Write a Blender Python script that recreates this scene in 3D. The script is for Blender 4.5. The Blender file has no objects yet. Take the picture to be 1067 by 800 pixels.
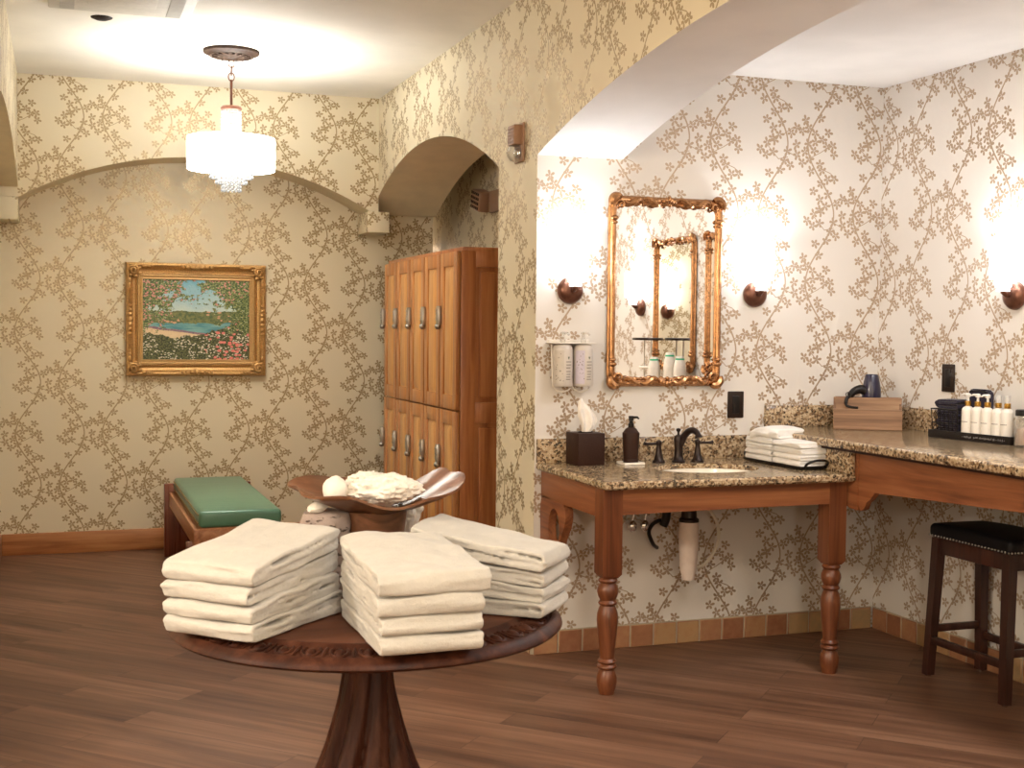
import bpy, bmesh, math, random
import numpy as np
from mathutils import Vector, Matrix, noise
PI = math.pi
scene = bpy.context.scene
COL = scene.collection
random.seed(7)

# ------------------------------------------------------------------ node helpers
class V:
    """A value socket with arithmetic, for writing node maths as formulas."""
    def __init__(s, nt, k): s.nt, s.k = nt, k
    def m(s, op, *a, clamp=False):
        n = s.nt.nodes.new('ShaderNodeMath'); n.operation = op; n.use_clamp = clamp
        for i, x in enumerate((s,) + a):
            if isinstance(x, V): s.nt.links.new(x.k, n.inputs[i])
            else: n.inputs[i].default_value = x
        return V(s.nt, n.outputs[0])
    def __add__(s, o): return s.m('ADD', o)
    def __radd__(s, o): return s.m('ADD', o)
    def __sub__(s, o): return s.m('SUBTRACT', o)
    def __rsub__(s, o): return (s * -1.0).m('ADD', o)
    def __mul__(s, o): return s.m('MULTIPLY', o)
    def __rmul__(s, o): return s.m('MULTIPLY', o)
    def __truediv__(s, o): return s.m('DIVIDE', o)
    def lt(s, o): return s.m('LESS_THAN', o)
    def gt(s, o): return s.m('GREATER_THAN', o)
    def fl(s): return s.m('FLOOR')
    def ab(s): return s.m('ABSOLUTE')
    def mod(s, o): return s.m('FLOORED_MODULO', o)
    def mx(s, o): return s.m('MAXIMUM', o)
    def mn(s, o): return s.m('MINIMUM', o)
    def ss(s, a, b):
        n = s.nt.nodes.new('ShaderNodeMapRange'); n.interpolation_type = 'SMOOTHSTEP'
        s.nt.links.new(s.k, n.inputs[0]); n.inputs[1].default_value = a; n.inputs[2].default_value = b
        return V(s.nt, n.outputs[0])

def new_mat(name, rough=.5, metal=0., color=(.8, .8, .8), spec=.5):
    m = bpy.data.materials.new(name); m.use_nodes = True
    nt = m.node_tree; b = nt.nodes['Principled BSDF']
    b.inputs['Roughness'].default_value = rough; b.inputs['Metallic'].default_value = metal
    b.inputs['Base Color'].default_value = (*color, 1)
    b.inputs['Specular IOR Level'].default_value = spec
    m.diffuse_color = (*color, 1)
    return m, nt, b

def coords(nt, kind='Object', scale=(1, 1, 1), rot=(0, 0, 0)):
    t = nt.nodes.new('ShaderNodeTexCoord'); mp = nt.nodes.new('ShaderNodeMapping')
    nt.links.new(t.outputs[kind], mp.inputs[0])
    mp.inputs['Scale'].default_value = scale; mp.inputs['Rotation'].default_value = rot
    return mp.outputs[0]
def geopos(nt, scale=(1, 1, 1), rot=(0, 0, 0)):
    t = nt.nodes.new('ShaderNodeNewGeometry'); mp = nt.nodes.new('ShaderNodeMapping')
    nt.links.new(t.outputs['Position'], mp.inputs[0])
    mp.inputs['Scale'].default_value = scale; mp.inputs['Rotation'].default_value = rot
    return mp.outputs[0]
def nz(nt, vec, scale, detail=3, rough=.5, dist=0.):
    n = nt.nodes.new('ShaderNodeTexNoise'); nt.links.new(vec, n.inputs['Vector'])
    n.inputs['Scale'].default_value = scale; n.inputs['Detail'].default_value = detail
    n.inputs['Roughness'].default_value = rough; n.inputs['Distortion'].default_value = dist
    return V(nt, n.outputs[0])
def vor(nt, vec, scale, feature='F1', out='Distance', rnd=1.):
    n = nt.nodes.new('ShaderNodeTexVoronoi'); nt.links.new(vec, n.inputs['Vector']); n.feature = feature
    n.inputs['Scale'].default_value = scale; n.inputs['Randomness'].default_value = rnd
    return n.outputs[out]
def ramp(nt, fac, stops, interp='LINEAR'):
    n = nt.nodes.new('ShaderNodeValToRGB'); n.color_ramp.interpolation = interp
    el = n.color_ramp.elements
    while len(el) > 1: el.remove(el[-1])
    for i, (p, c) in enumerate(stops):
        e = el[0] if i == 0 else el.new(p)
        e.position = p; e.color = (*c, 1) if len(c) == 3 else c
    nt.links.new(fac.k if isinstance(fac, V) else fac, n.inputs[0])
    return n
def mixc(nt, fac, a, b, blend='MIX'):
    n = nt.nodes.new('ShaderNodeMix'); n.data_type = 'RGBA'; n.blend_type = blend
    for i, x in ((0, fac), (6, a), (7, b)):
        if isinstance(x, V): nt.links.new(x.k, n.inputs[i])
        elif isinstance(x, bpy.types.NodeSocket): nt.links.new(x, n.inputs[i])
        elif i == 0: n.inputs[i].default_value = x
        else: n.inputs[i].default_value = (*x, 1)
    return n.outputs[2]
def bump(nt, b, h, strength=.3, dist=.01):
    n = nt.nodes.new('ShaderNodeBump'); n.inputs['Strength'].default_value = strength
    n.inputs['Distance'].default_value = dist
    nt.links.new(h.k if isinstance(h, V) else h, n.inputs['Height']); nt.links.new(n.outputs[0], b.inputs['Normal'])

# ------------------------------------------------------------------ materials
PITCH, PER = .257, .645
RAW = [(240,128),(268,118),(214,152),(232,170),(262,160),(300,190),(345,130),(350,165),(322,205),(365,192),(248,236),(290,222),(262,276),(205,286),(216,312),
       (240,332),(290,328),(268,352),(242,362),(203,398),(285,376),(308,372),(312,402),(236,388),(220,424),(255,440),(268,462),(228,466),(290,492),(318,490),(265,512),(235,537),
       (292,545),(262,566),(345,560),(328,580),(370,570),(285,588),(260,610),(320,645-490),(215,370)]
FLW = [((x-265)/690., (-(y-620)/760.) % PER) for x, y in RAW]
SPRIG = [((316,176),(282,184),(240,136)), ((322,160),(348,172),(380,188)), ((222,420),(262,398),(300,372)),
         ((250,450),(300,470),(322,488)), ((302,585),(335,560),(372,566)), ((222,330),(206,300),(198,272))]

def wallpaper(name, axis, off, zoff, base, ink, metal=.55):
    """Cream paper with metallic trailing vines: one motif per column, every second column half a repeat lower."""
    m, nt, b = new_mat(name, .6, 0, base)
    g = nt.nodes.new('ShaderNodeNewGeometry'); sp = nt.nodes.new('ShaderNodeSeparateXYZ')
    nt.links.new(g.outputs['Position'], sp.inputs[0])
    X, Y, Z = (V(nt, o) for o in sp.outputs)
    if axis == 'x': u = X - off
    elif axis == 'y': u = Y*-1. - off
    else:
        sn = nt.nodes.new('ShaderNodeSeparateXYZ'); nt.links.new(g.outputs['True Normal'], sn.inputs[0])
        s = V(nt, sn.outputs[0]).ab().gt(.7)
        u = (X - off)*(1. - s) + (Y*-1. - off)*s
    uu = u/PITCH + .5
    GX, GY, R = 4, 8, .0265
    cw, ch = PITCH/GX, PER/GY
    layers = [dict(o=o, cell={}) for o in ((0, 0), (.5, .5), (.5, 0), (0, .5))]
    for i, (fx, fz) in enumerate(FLW):
        best = None
        for L in layers:
            x, z = fx + PITCH/2 + L['o'][0]*cw, fz + L['o'][1]*ch
            if x >= PITCH: x -= PITCH; z += PER/2
            if x < 0: x += PITCH; z += PER/2
            z %= PER
            c, r_ = int(x/cw), int(z/ch); jx, jz = x/cw - c, z/ch - r_
            mx_, mz_ = .024/cw, .024/ch
            qx, qz = min(max(jx, mx_), 1-mx_), min(max(jz, mz_), 1-mz_)
            d = abs(qx-jx)*cw + abs(qz-jz)*ch
            if (c, r_) in L['cell']: continue
            if best is None or d < best[0]: best = (d, L, c, r_, qx, qz)
        if best: best[1]['cell'][(best[2], best[3])] = (best[4], best[5], (i*.37) % 1)
    mask = None
    for L in layers:
        a = uu + L['o'][0]/GX
        n = a.fl(); fx = (a - n)*GX
        par = n.mod(2.)
        fz = ((Z - zoff + par*(PER/2))/PER + L['o'][1]/GY).mod(1.)*GY
        cx, cz = fx.fl(), fz.fl()
        idx = (cz*GX + cx + .5)/32.
        stops = []
        for r_ in range(GY):
            for c in range(GX):
                v = L['cell'].get((c, r_))
                stops.append(((r_*GX+c)/32., (*v, 1.) if v else (.5, .5, 0, 0.)))
        rp = ramp(nt, idx, stops, 'CONSTANT')
        sc = nt.nodes.new('ShaderNodeSeparateColor'); nt.links.new(rp.outputs[0], sc.inputs[0])
        jx, jz, rot = (V(nt, o) for o in sc.outputs); al = V(nt, rp.outputs[1])
        dx, dz = (fx - cx - jx)*cw, (fz - cz - jz)*ch
        r_ = (dx*dx + dz*dz).m('SQRT')
        th = dz.m('ARCTAN2', dx) + rot*(2*PI)
        k5 = 2*PI/5
        t5 = th.mod(k5) - k5/2
        px, py = r_*t5.m('COSINE'), r_*t5.m('SINE')
        pk = (th/k5).fl()*2.3 + rot*20.
        Rk = pk.m('SINE')*(.13*R) + .9*R
        q = (px/Rk).mx(0.).mn(1.)
        wq = q*((1. - q).m('SQRT'))*(.60*R)
        f = py.ab().lt(wq)*al.gt(.5)*px.gt(.1*R)
        mask = f if mask is None else mask.mx(f)
    n = uu.fl(); fx = (uu - n - .5)*PITCH; par = n.mod(2.)
    fz = ((Z - zoff + par*(PER/2))/PER).mod(1.)
    ang = fz*(2*PI)
    st = (fx - ang.m('COSINE')*.074).ab().lt(ang.m('SINE').ab()*.0012 + .0036)
    mask = mask.mx(st)
    cb = nt.nodes.new('ShaderNodeCombineXYZ'); nt.links.new(fx.k, cb.inputs[0]); nt.links.new((fz*PER).k, cb.inputs[1])
    for pts in SPRIG:
        q = [((x-265)/690., -(y-620)/760.) for x, y in pts]
        for (ax, ay), (bx, by) in zip(q[:-1], q[1:]):
            def vm(op, *ins):
                nn = nt.nodes.new('ShaderNodeVectorMath'); nn.operation = op
                for i, x in enumerate(ins):
                    if isinstance(x, tuple): nn.inputs[i].default_value = x
                    else: nt.links.new(x, nn.inputs[i])
                return nn
            pa = vm('SUBTRACT', cb.outputs[0], (ax, ay, 0)).outputs[0]
            ba = Vector((bx-ax, by-ay, 0))
            h = V(nt, vm('DOT_PRODUCT', pa, tuple(ba/ba.length_squared)).outputs['Value']).m('ADD', 0., clamp=True)
            sv = vm('SCALE', tuple(ba)); nt.links.new(h.k, sv.inputs['Scale'])
            d = V(nt, vm('LENGTH', vm('SUBTRACT', pa, sv.outputs[0]).outputs[0]).outputs['Value'])
            mask = mask.mx(d.lt(.0019))
    v = nz(nt, g.outputs['Position'], 3.5, 3)
    basec = mixc(nt, v.ss(.3, .7)*.25, base, tuple(x*.93 for x in base))
    nt.links.new(mixc(nt, mask, basec, ink), b.inputs['Base Color'])
    nt.links.new((mask*metal).k, b.inputs['Metallic'])
    nt.links.new((mask*-.22 + .62).k, b.inputs['Roughness'])
    return m

def wood(name, c0, c1, c2, scale=1., axis=2, rough=.4, spec=.5, grain=1., coat=0., island=False):
    m, nt, b = new_mat(name, rough, 0, c1, spec)
    s = [14*scale]*3; s[axis] = 1.1*scale
    vec = coords(nt, 'Object', tuple(s))
    if island:
        g = nt.nodes.new('ShaderNodeNewGeometry'); a = nt.nodes.new('ShaderNodeVectorMath'); a.operation = 'ADD'
        mu = nt.nodes.new('ShaderNodeVectorMath'); mu.operation = 'SCALE'; mu.inputs[0].default_value = (31, 17, 23)
        nt.links.new(g.outputs['Random Per Island'], mu.inputs['Scale']); nt.links.new(vec, a.inputs[0]); nt.links.new(mu.outputs[0], a.inputs[1]); vec = a.outputs[0]
    n1 = nz(nt, vec, 1., 5, .55, 1.2*grain)
    s2 = [90*scale]*3; s2[axis] = 2.5*scale
    n2 = nz(nt, coords(nt, 'Object', tuple(s2)), 1., 3, .6)
    f = (n1*.75 + n2*.3)
    r = ramp(nt, f, [(.36, c0), (.52, c1), (.68, c2)])
    nt.links.new(r.outputs[0], b.inputs['Base Color'])
    nt.links.new((n2*.2 + (rough-.1)).k, b.inputs['Roughness'])
    b.inputs['Coat Weight'].default_value = coat; b.inputs['Coat Roughness'].default_value = .2
    bump(nt, b, n2, .12, .002)
    return m

def plain(name, color, rough=.5, metal=0., spec=.5, bscale=0., bstr=.2, var=.0, coat=0.):
    m, nt, b = new_mat(name, rough, metal, color, spec)
    n = nz(nt, coords(nt), bscale or 30., 3)
    nt.links.new(mixc(nt, n.ss(.3, .7), tuple(x*(1-max(var, .04)) for x in color), tuple(min(1, x*(1+max(var, .04))) for x in color)), b.inputs['Base Color'])
    if bscale: bump(nt, b, n, bstr, .004)
    b.inputs['Coat Weight'].default_value = coat
    return m

def glow(name, color, strength):
    m, nt, b = new_mat(name, .5, 0, (.9, .88, .85))
    b.inputs['Emission Color'].default_value = (*color, 1); b.inputs['Emission Strength'].default_value = strength
    return m

M = {}
PAPER, INK = (.74, .65, .47), (.385, .28, .15)
M['paper_back'] = wallpaper('wallpaper_back', 'x', -.195, 1.723, PAPER, INK)
M['paper_side'] = wallpaper('wallpaper_side', 'y', -7.98, 1.65, PAPER, INK)
M['paper_vanity'] = wallpaper('wallpaper_vanity', 'x', 3.132, 2.313, (.72, .67, .615), (.43, .315, .215), .4)  # same paper as the main room; alcove's paler, pinker light put in the colour
M['paper_alcove'] = wallpaper('wallpaper_alcove', 'y', -4.64, 2.305, (.72, .67, .615), (.43, .315, .215), .4)  # main-room paper again, paled and tinted for the alcove's light
M['paper_corbel'] = wallpaper('wallpaper_corbel', 'any', -.195, 1.60, PAPER, INK)
M['paper_any'] = wallpaper('wallpaper_any', 'any', 0., 1.5, PAPER, INK)
M['paint'] = plain('ceiling_paint', (.86, .81, .72), .8, bscale=3., bstr=.03)
M['paint_warm'] = plain('alcove_paint', (.86, .82, .78), .8, bscale=3., bstr=.03)
M['paint_tan'] = plain('vault_paint', (.80, .69, .49), .8, bscale=9., bstr=.08)

def floor_mat():
    m, nt, b = new_mat('plank_floor', .38, 0, (.12, .06, .035), .25)
    pos = geopos(nt, (1, 1, 1), (0, 0, math.radians(-135)))
    br = nt.nodes.new('ShaderNodeTexBrick'); nt.links.new(pos, br.inputs['Vector'])
    br.offset = .37; br.inputs['Scale'].default_value = 1.
    br.inputs['Brick Width'].default_value = 1.22; br.inputs['Row Height'].default_value = .152
    br.inputs['Mortar Size'].default_value = .0014; br.inputs['Mortar Smooth'].default_value = .2; br.inputs['Bias'].default_value = 0
    br.inputs['Color1'].default_value = (0, 0, 0, 1); br.inputs['Color2'].default_value = (1, 1, 1, 1); br.inputs['Mortar'].default_value = (.5, .5, .5, 1)
    sc = nt.nodes.new('ShaderNodeSeparateColor'); nt.links.new(br.outputs['Color'], sc.inputs[0])
    tone = V(nt, sc.outputs[0]); seam = V(nt, br.outputs['Fac'])
    sh = nt.nodes.new('ShaderNodeCombineXYZ'); nt.links.new((tone*37.).k, sh.inputs[0]); nt.links.new((tone*11.).k, sh.inputs[2])
    ad = nt.nodes.new('ShaderNodeVectorMath'); ad.operation = 'ADD'; nt.links.new(pos, ad.inputs[0]); nt.links.new(sh.outputs[0], ad.inputs[1])
    mp = nt.nodes.new('ShaderNodeMapping'); mp.inputs['Scale'].default_value = (1.1, 16, 1); nt.links.new(ad.outputs[0], mp.inputs[0])
    n1 = nz(nt, mp.outputs[0], 1., 6, .6, .6)
    mp2 = nt.nodes.new('ShaderNodeMapping'); mp2.inputs['Scale'].default_value = (4, 120, 1); nt.links.new(ad.outputs[0], mp2.inputs[0])
    n2 = nz(nt, mp2.outputs[0], 1., 3, .6)
    f = n1*.85 + n2*.25 + tone*.16 - .14
    r = ramp(nt, f, [(.28, (.078, .034, .019)), (.5, (.165, .080, .046)), (.72, (.26, .138, .083))])
    c = mixc(nt, seam*.75, r.outputs[0], (.03, .015, .01))
    nt.links.new(c, b.inputs['Base Color'])
    nt.links.new((n2*.2 + .36).k, b.inputs['Roughness'])
    bump(nt, b, n2*.3 - seam, .15, .002)
    return m
M['floor'] = floor_mat()

def granite():
    m, nt, b = new_mat('granite', .14, 0, (.4, .3, .2))
    p = coords(nt)
    v = vor(nt, p, 105., 'F1', 'Color'); sc = nt.nodes.new('ShaderNodeSeparateColor'); nt.links.new(v, sc.inputs[0])
    k = V(nt, sc.outputs[0])*.62 + nz(nt, p, 24., 4, .6)*.75 - .18
    r = ramp(nt, k, [(0., (.012, .009, .007)), (.24, (.06, .03, .016)), (.34, (.22, .125, .06)), (.5, (.46, .33, .19)), (.68, (.60, .47, .31)), (.85, (.30, .2, .12))], 'CONSTANT')
    v2 = nz(nt, p, 190., 2)
    nt.links.new(mixc(nt, v2.ss(.4, .62)*.55, r.outputs[0], (.34, .25, .16)), b.inputs['Base Color'])
    return m
M['granite'] = granite()

M['vanity_wood'] = wood('pine_stained', (.13, .040, .015), (.25, .085, .031), (.35, .135, .052), 1., 0, .4)
M['leg_wood'] = wood('pine_stained_leg', (.095, .028, .011), (.175, .055, .021), (.25, .088, .034), 1., 2, .35)
M['apron_wood'] = wood('pine_stained_long', (.14, .043, .018), (.255, .088, .034), (.35, .135, .056), 1., 1, .42)
M['locker_wood'] = wood('alder_door', (.42, .17, .05), (.60, .285, .09), (.72, .40, .14), 1., 2, .35, coat=.2)  # panels are lighter wood, brightened further for light falling on the doors
M['locker_frame'] = wood('alder_door_frame', (.30, .105, .032), (.48, .19, .058), (.58, .27, .085), 1., 2, .35, coat=.2)
M['locker_side'] = wood('alder_side', (.26, .075, .022), (.40, .14, .045), (.50, .20, .07), 1., 2, .35, coat=.2)
M['base_wood'] = wood('baseboard_wood', (.26, .09, .03), (.42, .17, .06), (.52, .24, .09), 1., 0, .42)
M['bench_wood'] = wood('bench_wood', (.10, .02, .012), (.2, .05, .025), (.3, .09, .045), 1., 2, .3, coat=.3)
M['bench_rail'] = wood('bench_rail', (.28, .10, .04), (.42, .18, .08), (.55, .27, .13), 1., 1, .4)
M['table_wood'] = wood('carved_table_wood', (.018, .005, .003), (.042, .012, .006), (.085, .030, .016), .8, 2, .45, .15)
M['table_top'] = wood('table_top_wood', (.055, .017, .008), (.095, .033, .017), (.14, .055, .029), .7, 0, .5, .15)
M['bowl'] = wood('burnished_bowl', (.07, .027, .011), (.15, .06, .027), (.25, .11, .055), .9, 0, .33, coat=.25)
M['crate'] = wood('crate_wood', (.11, .055, .028), (.26, .14, .075), (.42, .255, .145), .9, 0, .6, island=True)
M['stool_wood'] = wood('stool_wood', (.018, .006, .004), (.035, .012, .008), (.06, .02, .013), 1., 2, .35)

def towel_mat(name, c):
    m, nt, b = new_mat(name, .95, 0, c, .1)
    p = coords(nt)
    n = nz(nt, p, 230., 3, .7); n2 = nz(nt, p, 40., 4, .6)
    nt.links.new(mixc(nt, n2.ss(.3, .75), tuple(x*.93 for x in c), c), b.inputs['Base Color'])
    b.inputs['Sheen Weight'].default_value = .25; b.inputs['Sheen Roughness'].default_value = .5
    bump(nt, b, n*.6 + n2*.9, .6, .005)
    return m
M['towel'] = towel_mat('towel_cotton', (.52, .487, .443))
M['washcloth'] = towel_mat('washcloth_cotton', (.86, .82, .77))
M['dark_cloth'] = towel_mat('dark_cloth', (.02, .014, .03))
M['gold'] = plain('antique_gold', (.40, .20, .088), .27, .88, bscale=45., bstr=.08, var=.2)
M['gold_pale'] = plain('gilt_frame', (.52, .30, .11), .4, .6, bscale=160., bstr=.35, var=.25)
M['liner'] = plain('frame_liner', (.58, .36, .15), .5, .35, bscale=120., var=.1)
M['bronze'] = plain('oil_rubbed_bronze', (.022, .011, .008), .35, .5, bscale=40., bstr=.1, var=.2)
M['bronze_light'] = plain('warm_bronze', (.16, .07, .045), .3, .75, bscale=40., bstr=.1, var=.2)
M['canopy'] = plain('aged_bronze', (.022, .011, .006), .6, .0, spec=.15, bscale=70., bstr=.4, var=.3)
M['chrome'] = plain('chrome', (.75, .75, .76), .12, 1.)
M['nickel'] = plain('brushed_nickel', (.42, .40, .37), .35, .9)
M['brass'] = plain('brass', (.55, .33, .08), .25, .95)
M['black_plastic'] = plain('black_plastic', (.012, .009, .008), .35, spec=.2)
M['brown_plate'] = plain('brown_plate', (.022, .012, .008), .4, spec=.2)
M['leather_brown'] = plain('brown_leatherette', (.032, .013, .008), .5, spec=.2, bscale=120., bstr=.2)
M['black_seat'] = plain('black_vinyl', (.006, .005, .006), .5, spec=.2, bscale=160., bstr=.15)
M['navy'] = plain('navy_plastic', (.013, .010, .034), .28, coat=.3)
M['white_plastic'] = plain('white_plastic', (.74, .68, .60), .35)
M['white_cap'] = plain('pump_white', (.80, .77, .72), .35)
M['ceramic'] = plain('ceramic_white', (.82, .76, .66), .15, coat=.4)
M['tissue'] = plain('tissue_paper', (.86, .80, .73), .9)
M['drain_white'] = plain('drain_cover', (.74, .62, .54), .4)
M['hose'] = plain('braided_hose', (.70, .62, .50), .4)
M['green_cap'] = plain('green_cap', (.02, .42, .2), .4)
M['peach'] = plain('peach_jar', (.62, .42, .32), .25)
M['vent'] = plain('vent_white', (.66, .61, .52), .6)
M['vent_slot'] = plain('vent_slot', (.48, .45, .39), .7)
def stone_mat():
    m, nt, b = new_mat('travertine', .9, 0, (.4, .3, .25))
    p = coords(nt, 'Object', (1, 1, 2.6)); n = nz(nt, p, 26., 4, .6); v = nz(nt, p, 70., 3, .7)
    pit = (n*.6 + v*.5).ss(.60, .66)
    nt.links.new(mixc(nt, pit, mixc(nt, v, (.30, .225, .195), (.44, .345, .30)), (.09, .055, .042)), b.inputs['Base Color'])
    bump(nt, b, pit*-1. + v*.3, .8, .006); return m
M['stone'] = stone_mat()
M['shell'] = plain('white_shell', (.82, .76, .68), .5, bscale=30., bstr=.3)
M['egg'] = plain('white_stone', (.84, .78, .70), .6)
M['coral'] = plain('white_coral', (.84, .78, .70), .7, bscale=110., bstr=.9, var=.06)
M['label_ink'] = plain('label_ink', (.20, .17, .14), .6)
M['label_lilac'] = plain('label_lilac', (.56, .50, .58), .5)
M['label_grey'] = plain('label_grey', (.56, .50, .43), .5)
M['leaf_ink'] = plain('leaf_ink', (.10, .13, .08), .6)
M['clear_plate'] = plain('silver_lettering', (.35, .33, .32), .35, .7)

def glass_mat(name, color=(1, 1, 1), rough=.02):
    m, nt, b = new_mat(name, rough, 0, color)
    b.inputs['Transmission Weight'].default_value = 1.; b.inputs['IOR'].default_value = 1.45
    return m
def clear_mat(name, tint=(.95, .94, .92), k=.12):
    m = bpy.data.materials.new(name); m.use_nodes = True; nt = m.node_tree; nt.nodes.remove(nt.nodes['Principled BSDF'])
    a = nt.nodes.new('ShaderNodeBsdfTransparent'); a.inputs[0].default_value = (*tint, 1)
    g = nt.nodes.new('ShaderNodeBsdfGlossy'); g.inputs['Roughness'].default_value = .06
    d = nt.nodes.new('ShaderNodeBsdfDiffuse'); d.inputs[0].default_value = (.8, .77, .72, 1)
    lw = nt.nodes.new('ShaderNodeLayerWeight'); lw.inputs[0].default_value = .35
    x = nt.nodes.new('ShaderNodeMixShader'); y = nt.nodes.new('ShaderNodeMixShader'); y.inputs[0].default_value = k
    nt.links.new(lw.outputs['Facing'], x.inputs[0]); nt.links.new(a.outputs[0], x.inputs[1]); nt.links.new(g.outputs[0], x.inputs[2])
    nt.links.new(x.outputs[0], y.inputs[1]); nt.links.new(d.outputs[0], y.inputs[2])
    nt.links.new(y.outputs[0], nt.nodes['Material Output'].inputs[0]); return m
M['clear'] = clear_mat('clear_acrylic')
M['frosted'] = clear_mat('frosted_cap', (.95, .93, .9), .5)
M['crystal'] = glow('lit_crystal', (1., .98, .95), .3)  # emission put in for the lamplight the crystals catch
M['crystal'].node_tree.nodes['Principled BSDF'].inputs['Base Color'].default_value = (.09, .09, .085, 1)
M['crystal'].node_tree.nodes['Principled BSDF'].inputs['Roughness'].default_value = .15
M['crystal_bright'] = glow('lit_sconce_crystal', (1., .98, .96), 1.0)  # stronger glow put in so sconce crystals look washed out by the lamp
mm, nt_, b_ = new_mat('mirror_glass', .0, 1., (.93, .92, .90)); M['mirror'] = mm

def vinyl_green():
    m, nt, b = new_mat('green_vinyl', .3, 0, (.07, .16, .09))
    n = nz(nt, coords(nt, 'Object', (1, 18, 1)), 3., 3)
    nt.links.new(mixc(nt, n.ss(.3, .7), (.085, .21, .135), (.12, .27, .175)), b.inputs['Base Color'])
    bump(nt, b, nz(nt, coords(nt), 220., 2) + n, .15, .003)
    return m
M['green'] = vinyl_green()

def tile_mat():
    m, nt, b = new_mat('terracotta_tile', .45, 0, (.4, .2, .1))
    g = nt.nodes.new('ShaderNodeNewGeometry')
    n = nz(nt, coords(nt), 26., 4, .6)
    f = V(nt, g.outputs['Random Per Island'])*.7 + n*.5 - .1
    r = ramp(nt, f, [(.15, (.25, .10, .05)), (.45, (.36, .17, .085)), (.7, (.42, .25, .12)), (.95, (.30, .22, .12))])
    nt.links.new(r.outputs[0], b.inputs['Base Color']); bump(nt, b, n, .3, .003)
    return m
M['tile'] = tile_mat()
M['grout'] = plain('grout', (.42, .36, .27), .9)

def painting_mat():
    """A daubed lakeside garden: leaves above, far shore and water, a sandy path, blossom below (uv space of the canvas)."""
    m, nt, b = new_mat('oil_painting', .45, 0, (.3, .4, .3))
    uv = nt.nodes.new('ShaderNodeUVMap'); uv.uv_map = 'UVMap'
    s = nt.nodes.new('ShaderNodeSeparateXYZ'); nt.links.new(uv.outputs[0], s.inputs[0])
    x, y = V(nt, s.outputs[0]), V(nt, s.outputs[1])
    def mp(sx, sy):
        q = nt.nodes.new('ShaderNodeMapping'); q.inputs['Scale'].default_value = (sx, sy, 1); nt.links.new(uv.outputs[0], q.inputs[0]); return q.outputs[0]
    d1 = nz(nt, mp(26, 22), 1., 4, .7); d2 = nz(nt, mp(7, 6), 1., 4, .6); d3 = nz(nt, mp(60, 52), 1., 2)
    wob = (d2 - .5)*.08
    yy = y + wob + (d1 - .5)*.03
    sky = mixc(nt, (y*2.2 - 1.1) + (d2 - .5), (.62, .70, .62), (.17, .44, .56))
    col = sky
    hills = mixc(nt, d1.ss(.35, .65), (.055, .10, .035), (.22, .22, .07))
    vh = vor(nt, mp(15, 26), 1., 'F1', 'Distance'); hs = V(nt, vh).lt(.30)*(nz(nt, mp(5, 1), 1., 2).gt(.5))
    hills = mixc(nt, hs, hills, (.68, .34, .2))
    col = mixc(nt, yy.lt(.60 ), col, hills)
    water = mixc(nt, nz(nt, mp(5, 40), 1., 3).ss(.35, .65), (.06, .24, .28), (.20, .42, .40))
    col = mixc(nt, yy.lt(.455), col, water)
    purple = mixc(nt, d1.ss(.4, .6), (.16, .10, .16), (.36, .2, .22))
    edge = y + (x - .5)*.16
    col = mixc(nt, (edge + wob*.6).lt(.345), col, purple)
    col = mixc(nt, (edge + wob*.5).lt(.32), col, mixc(nt, d1, (.70, .50, .28), (.82, .66, .42)))
    gar = mixc(nt, d3.ss(.42, .58), (.025, .035, .012), (.13, .14, .045))
    wh = V(nt, vor(nt, mp(38, 50), 1., 'F1', 'Distance')).lt(.36)*(nz(nt, mp(6, 6), 1., 2)).gt(.44)
    gar = mixc(nt, wh, gar, (.72, .66, .52))
    rd = V(nt, vor(nt, mp(20, 24), 1., 'F1', 'Distance')).lt(.40)*(x + (d2 - .5)*.9).gt(.62)
    gar = mixc(nt, rd, gar, mixc(nt, d3, (.68, .10, .08), (.85, .32, .28)))
    gm = (y + (d2 - .5)*.16 + (d1 - .5)*.1 - (x - .3)*(x - .3)*.55).lt(.285)
    col = mixc(nt, gm, col, gar)
    # blossom and leaves over the top and at both sides
    lf = mixc(nt, d3.ss(.4, .6), (.03, .07, .02), (.2, .24, .07))
    pk = V(nt, vor(nt, mp(30, 30), 1., 'F1', 'Distance')).lt(.34)*(y - x*.5 + (d2 - .5)).gt(.35)
    lf = mixc(nt, pk, lf, (.62, .25, .22))
    spk = V(nt, vor(nt, mp(44, 46), 1., 'F1', 'Distance')).lt(.30)
    lf = mixc(nt, spk*(1. - pk), lf, (.40, .44, .22))
    xe = (x - .47).ab()
    amt = y*.55 + xe*.95 + (d2 - .5)*1.3 + (d1 - .5)*.8
    col = mixc(nt, amt.gt(.60)*y.gt(.30), col, lf)
    nt.links.new(col, b.inputs['Base Color'])
    bump(nt, b, d3 + d1, .35, .003)
    return m
M['painting'] = painting_mat()

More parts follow.
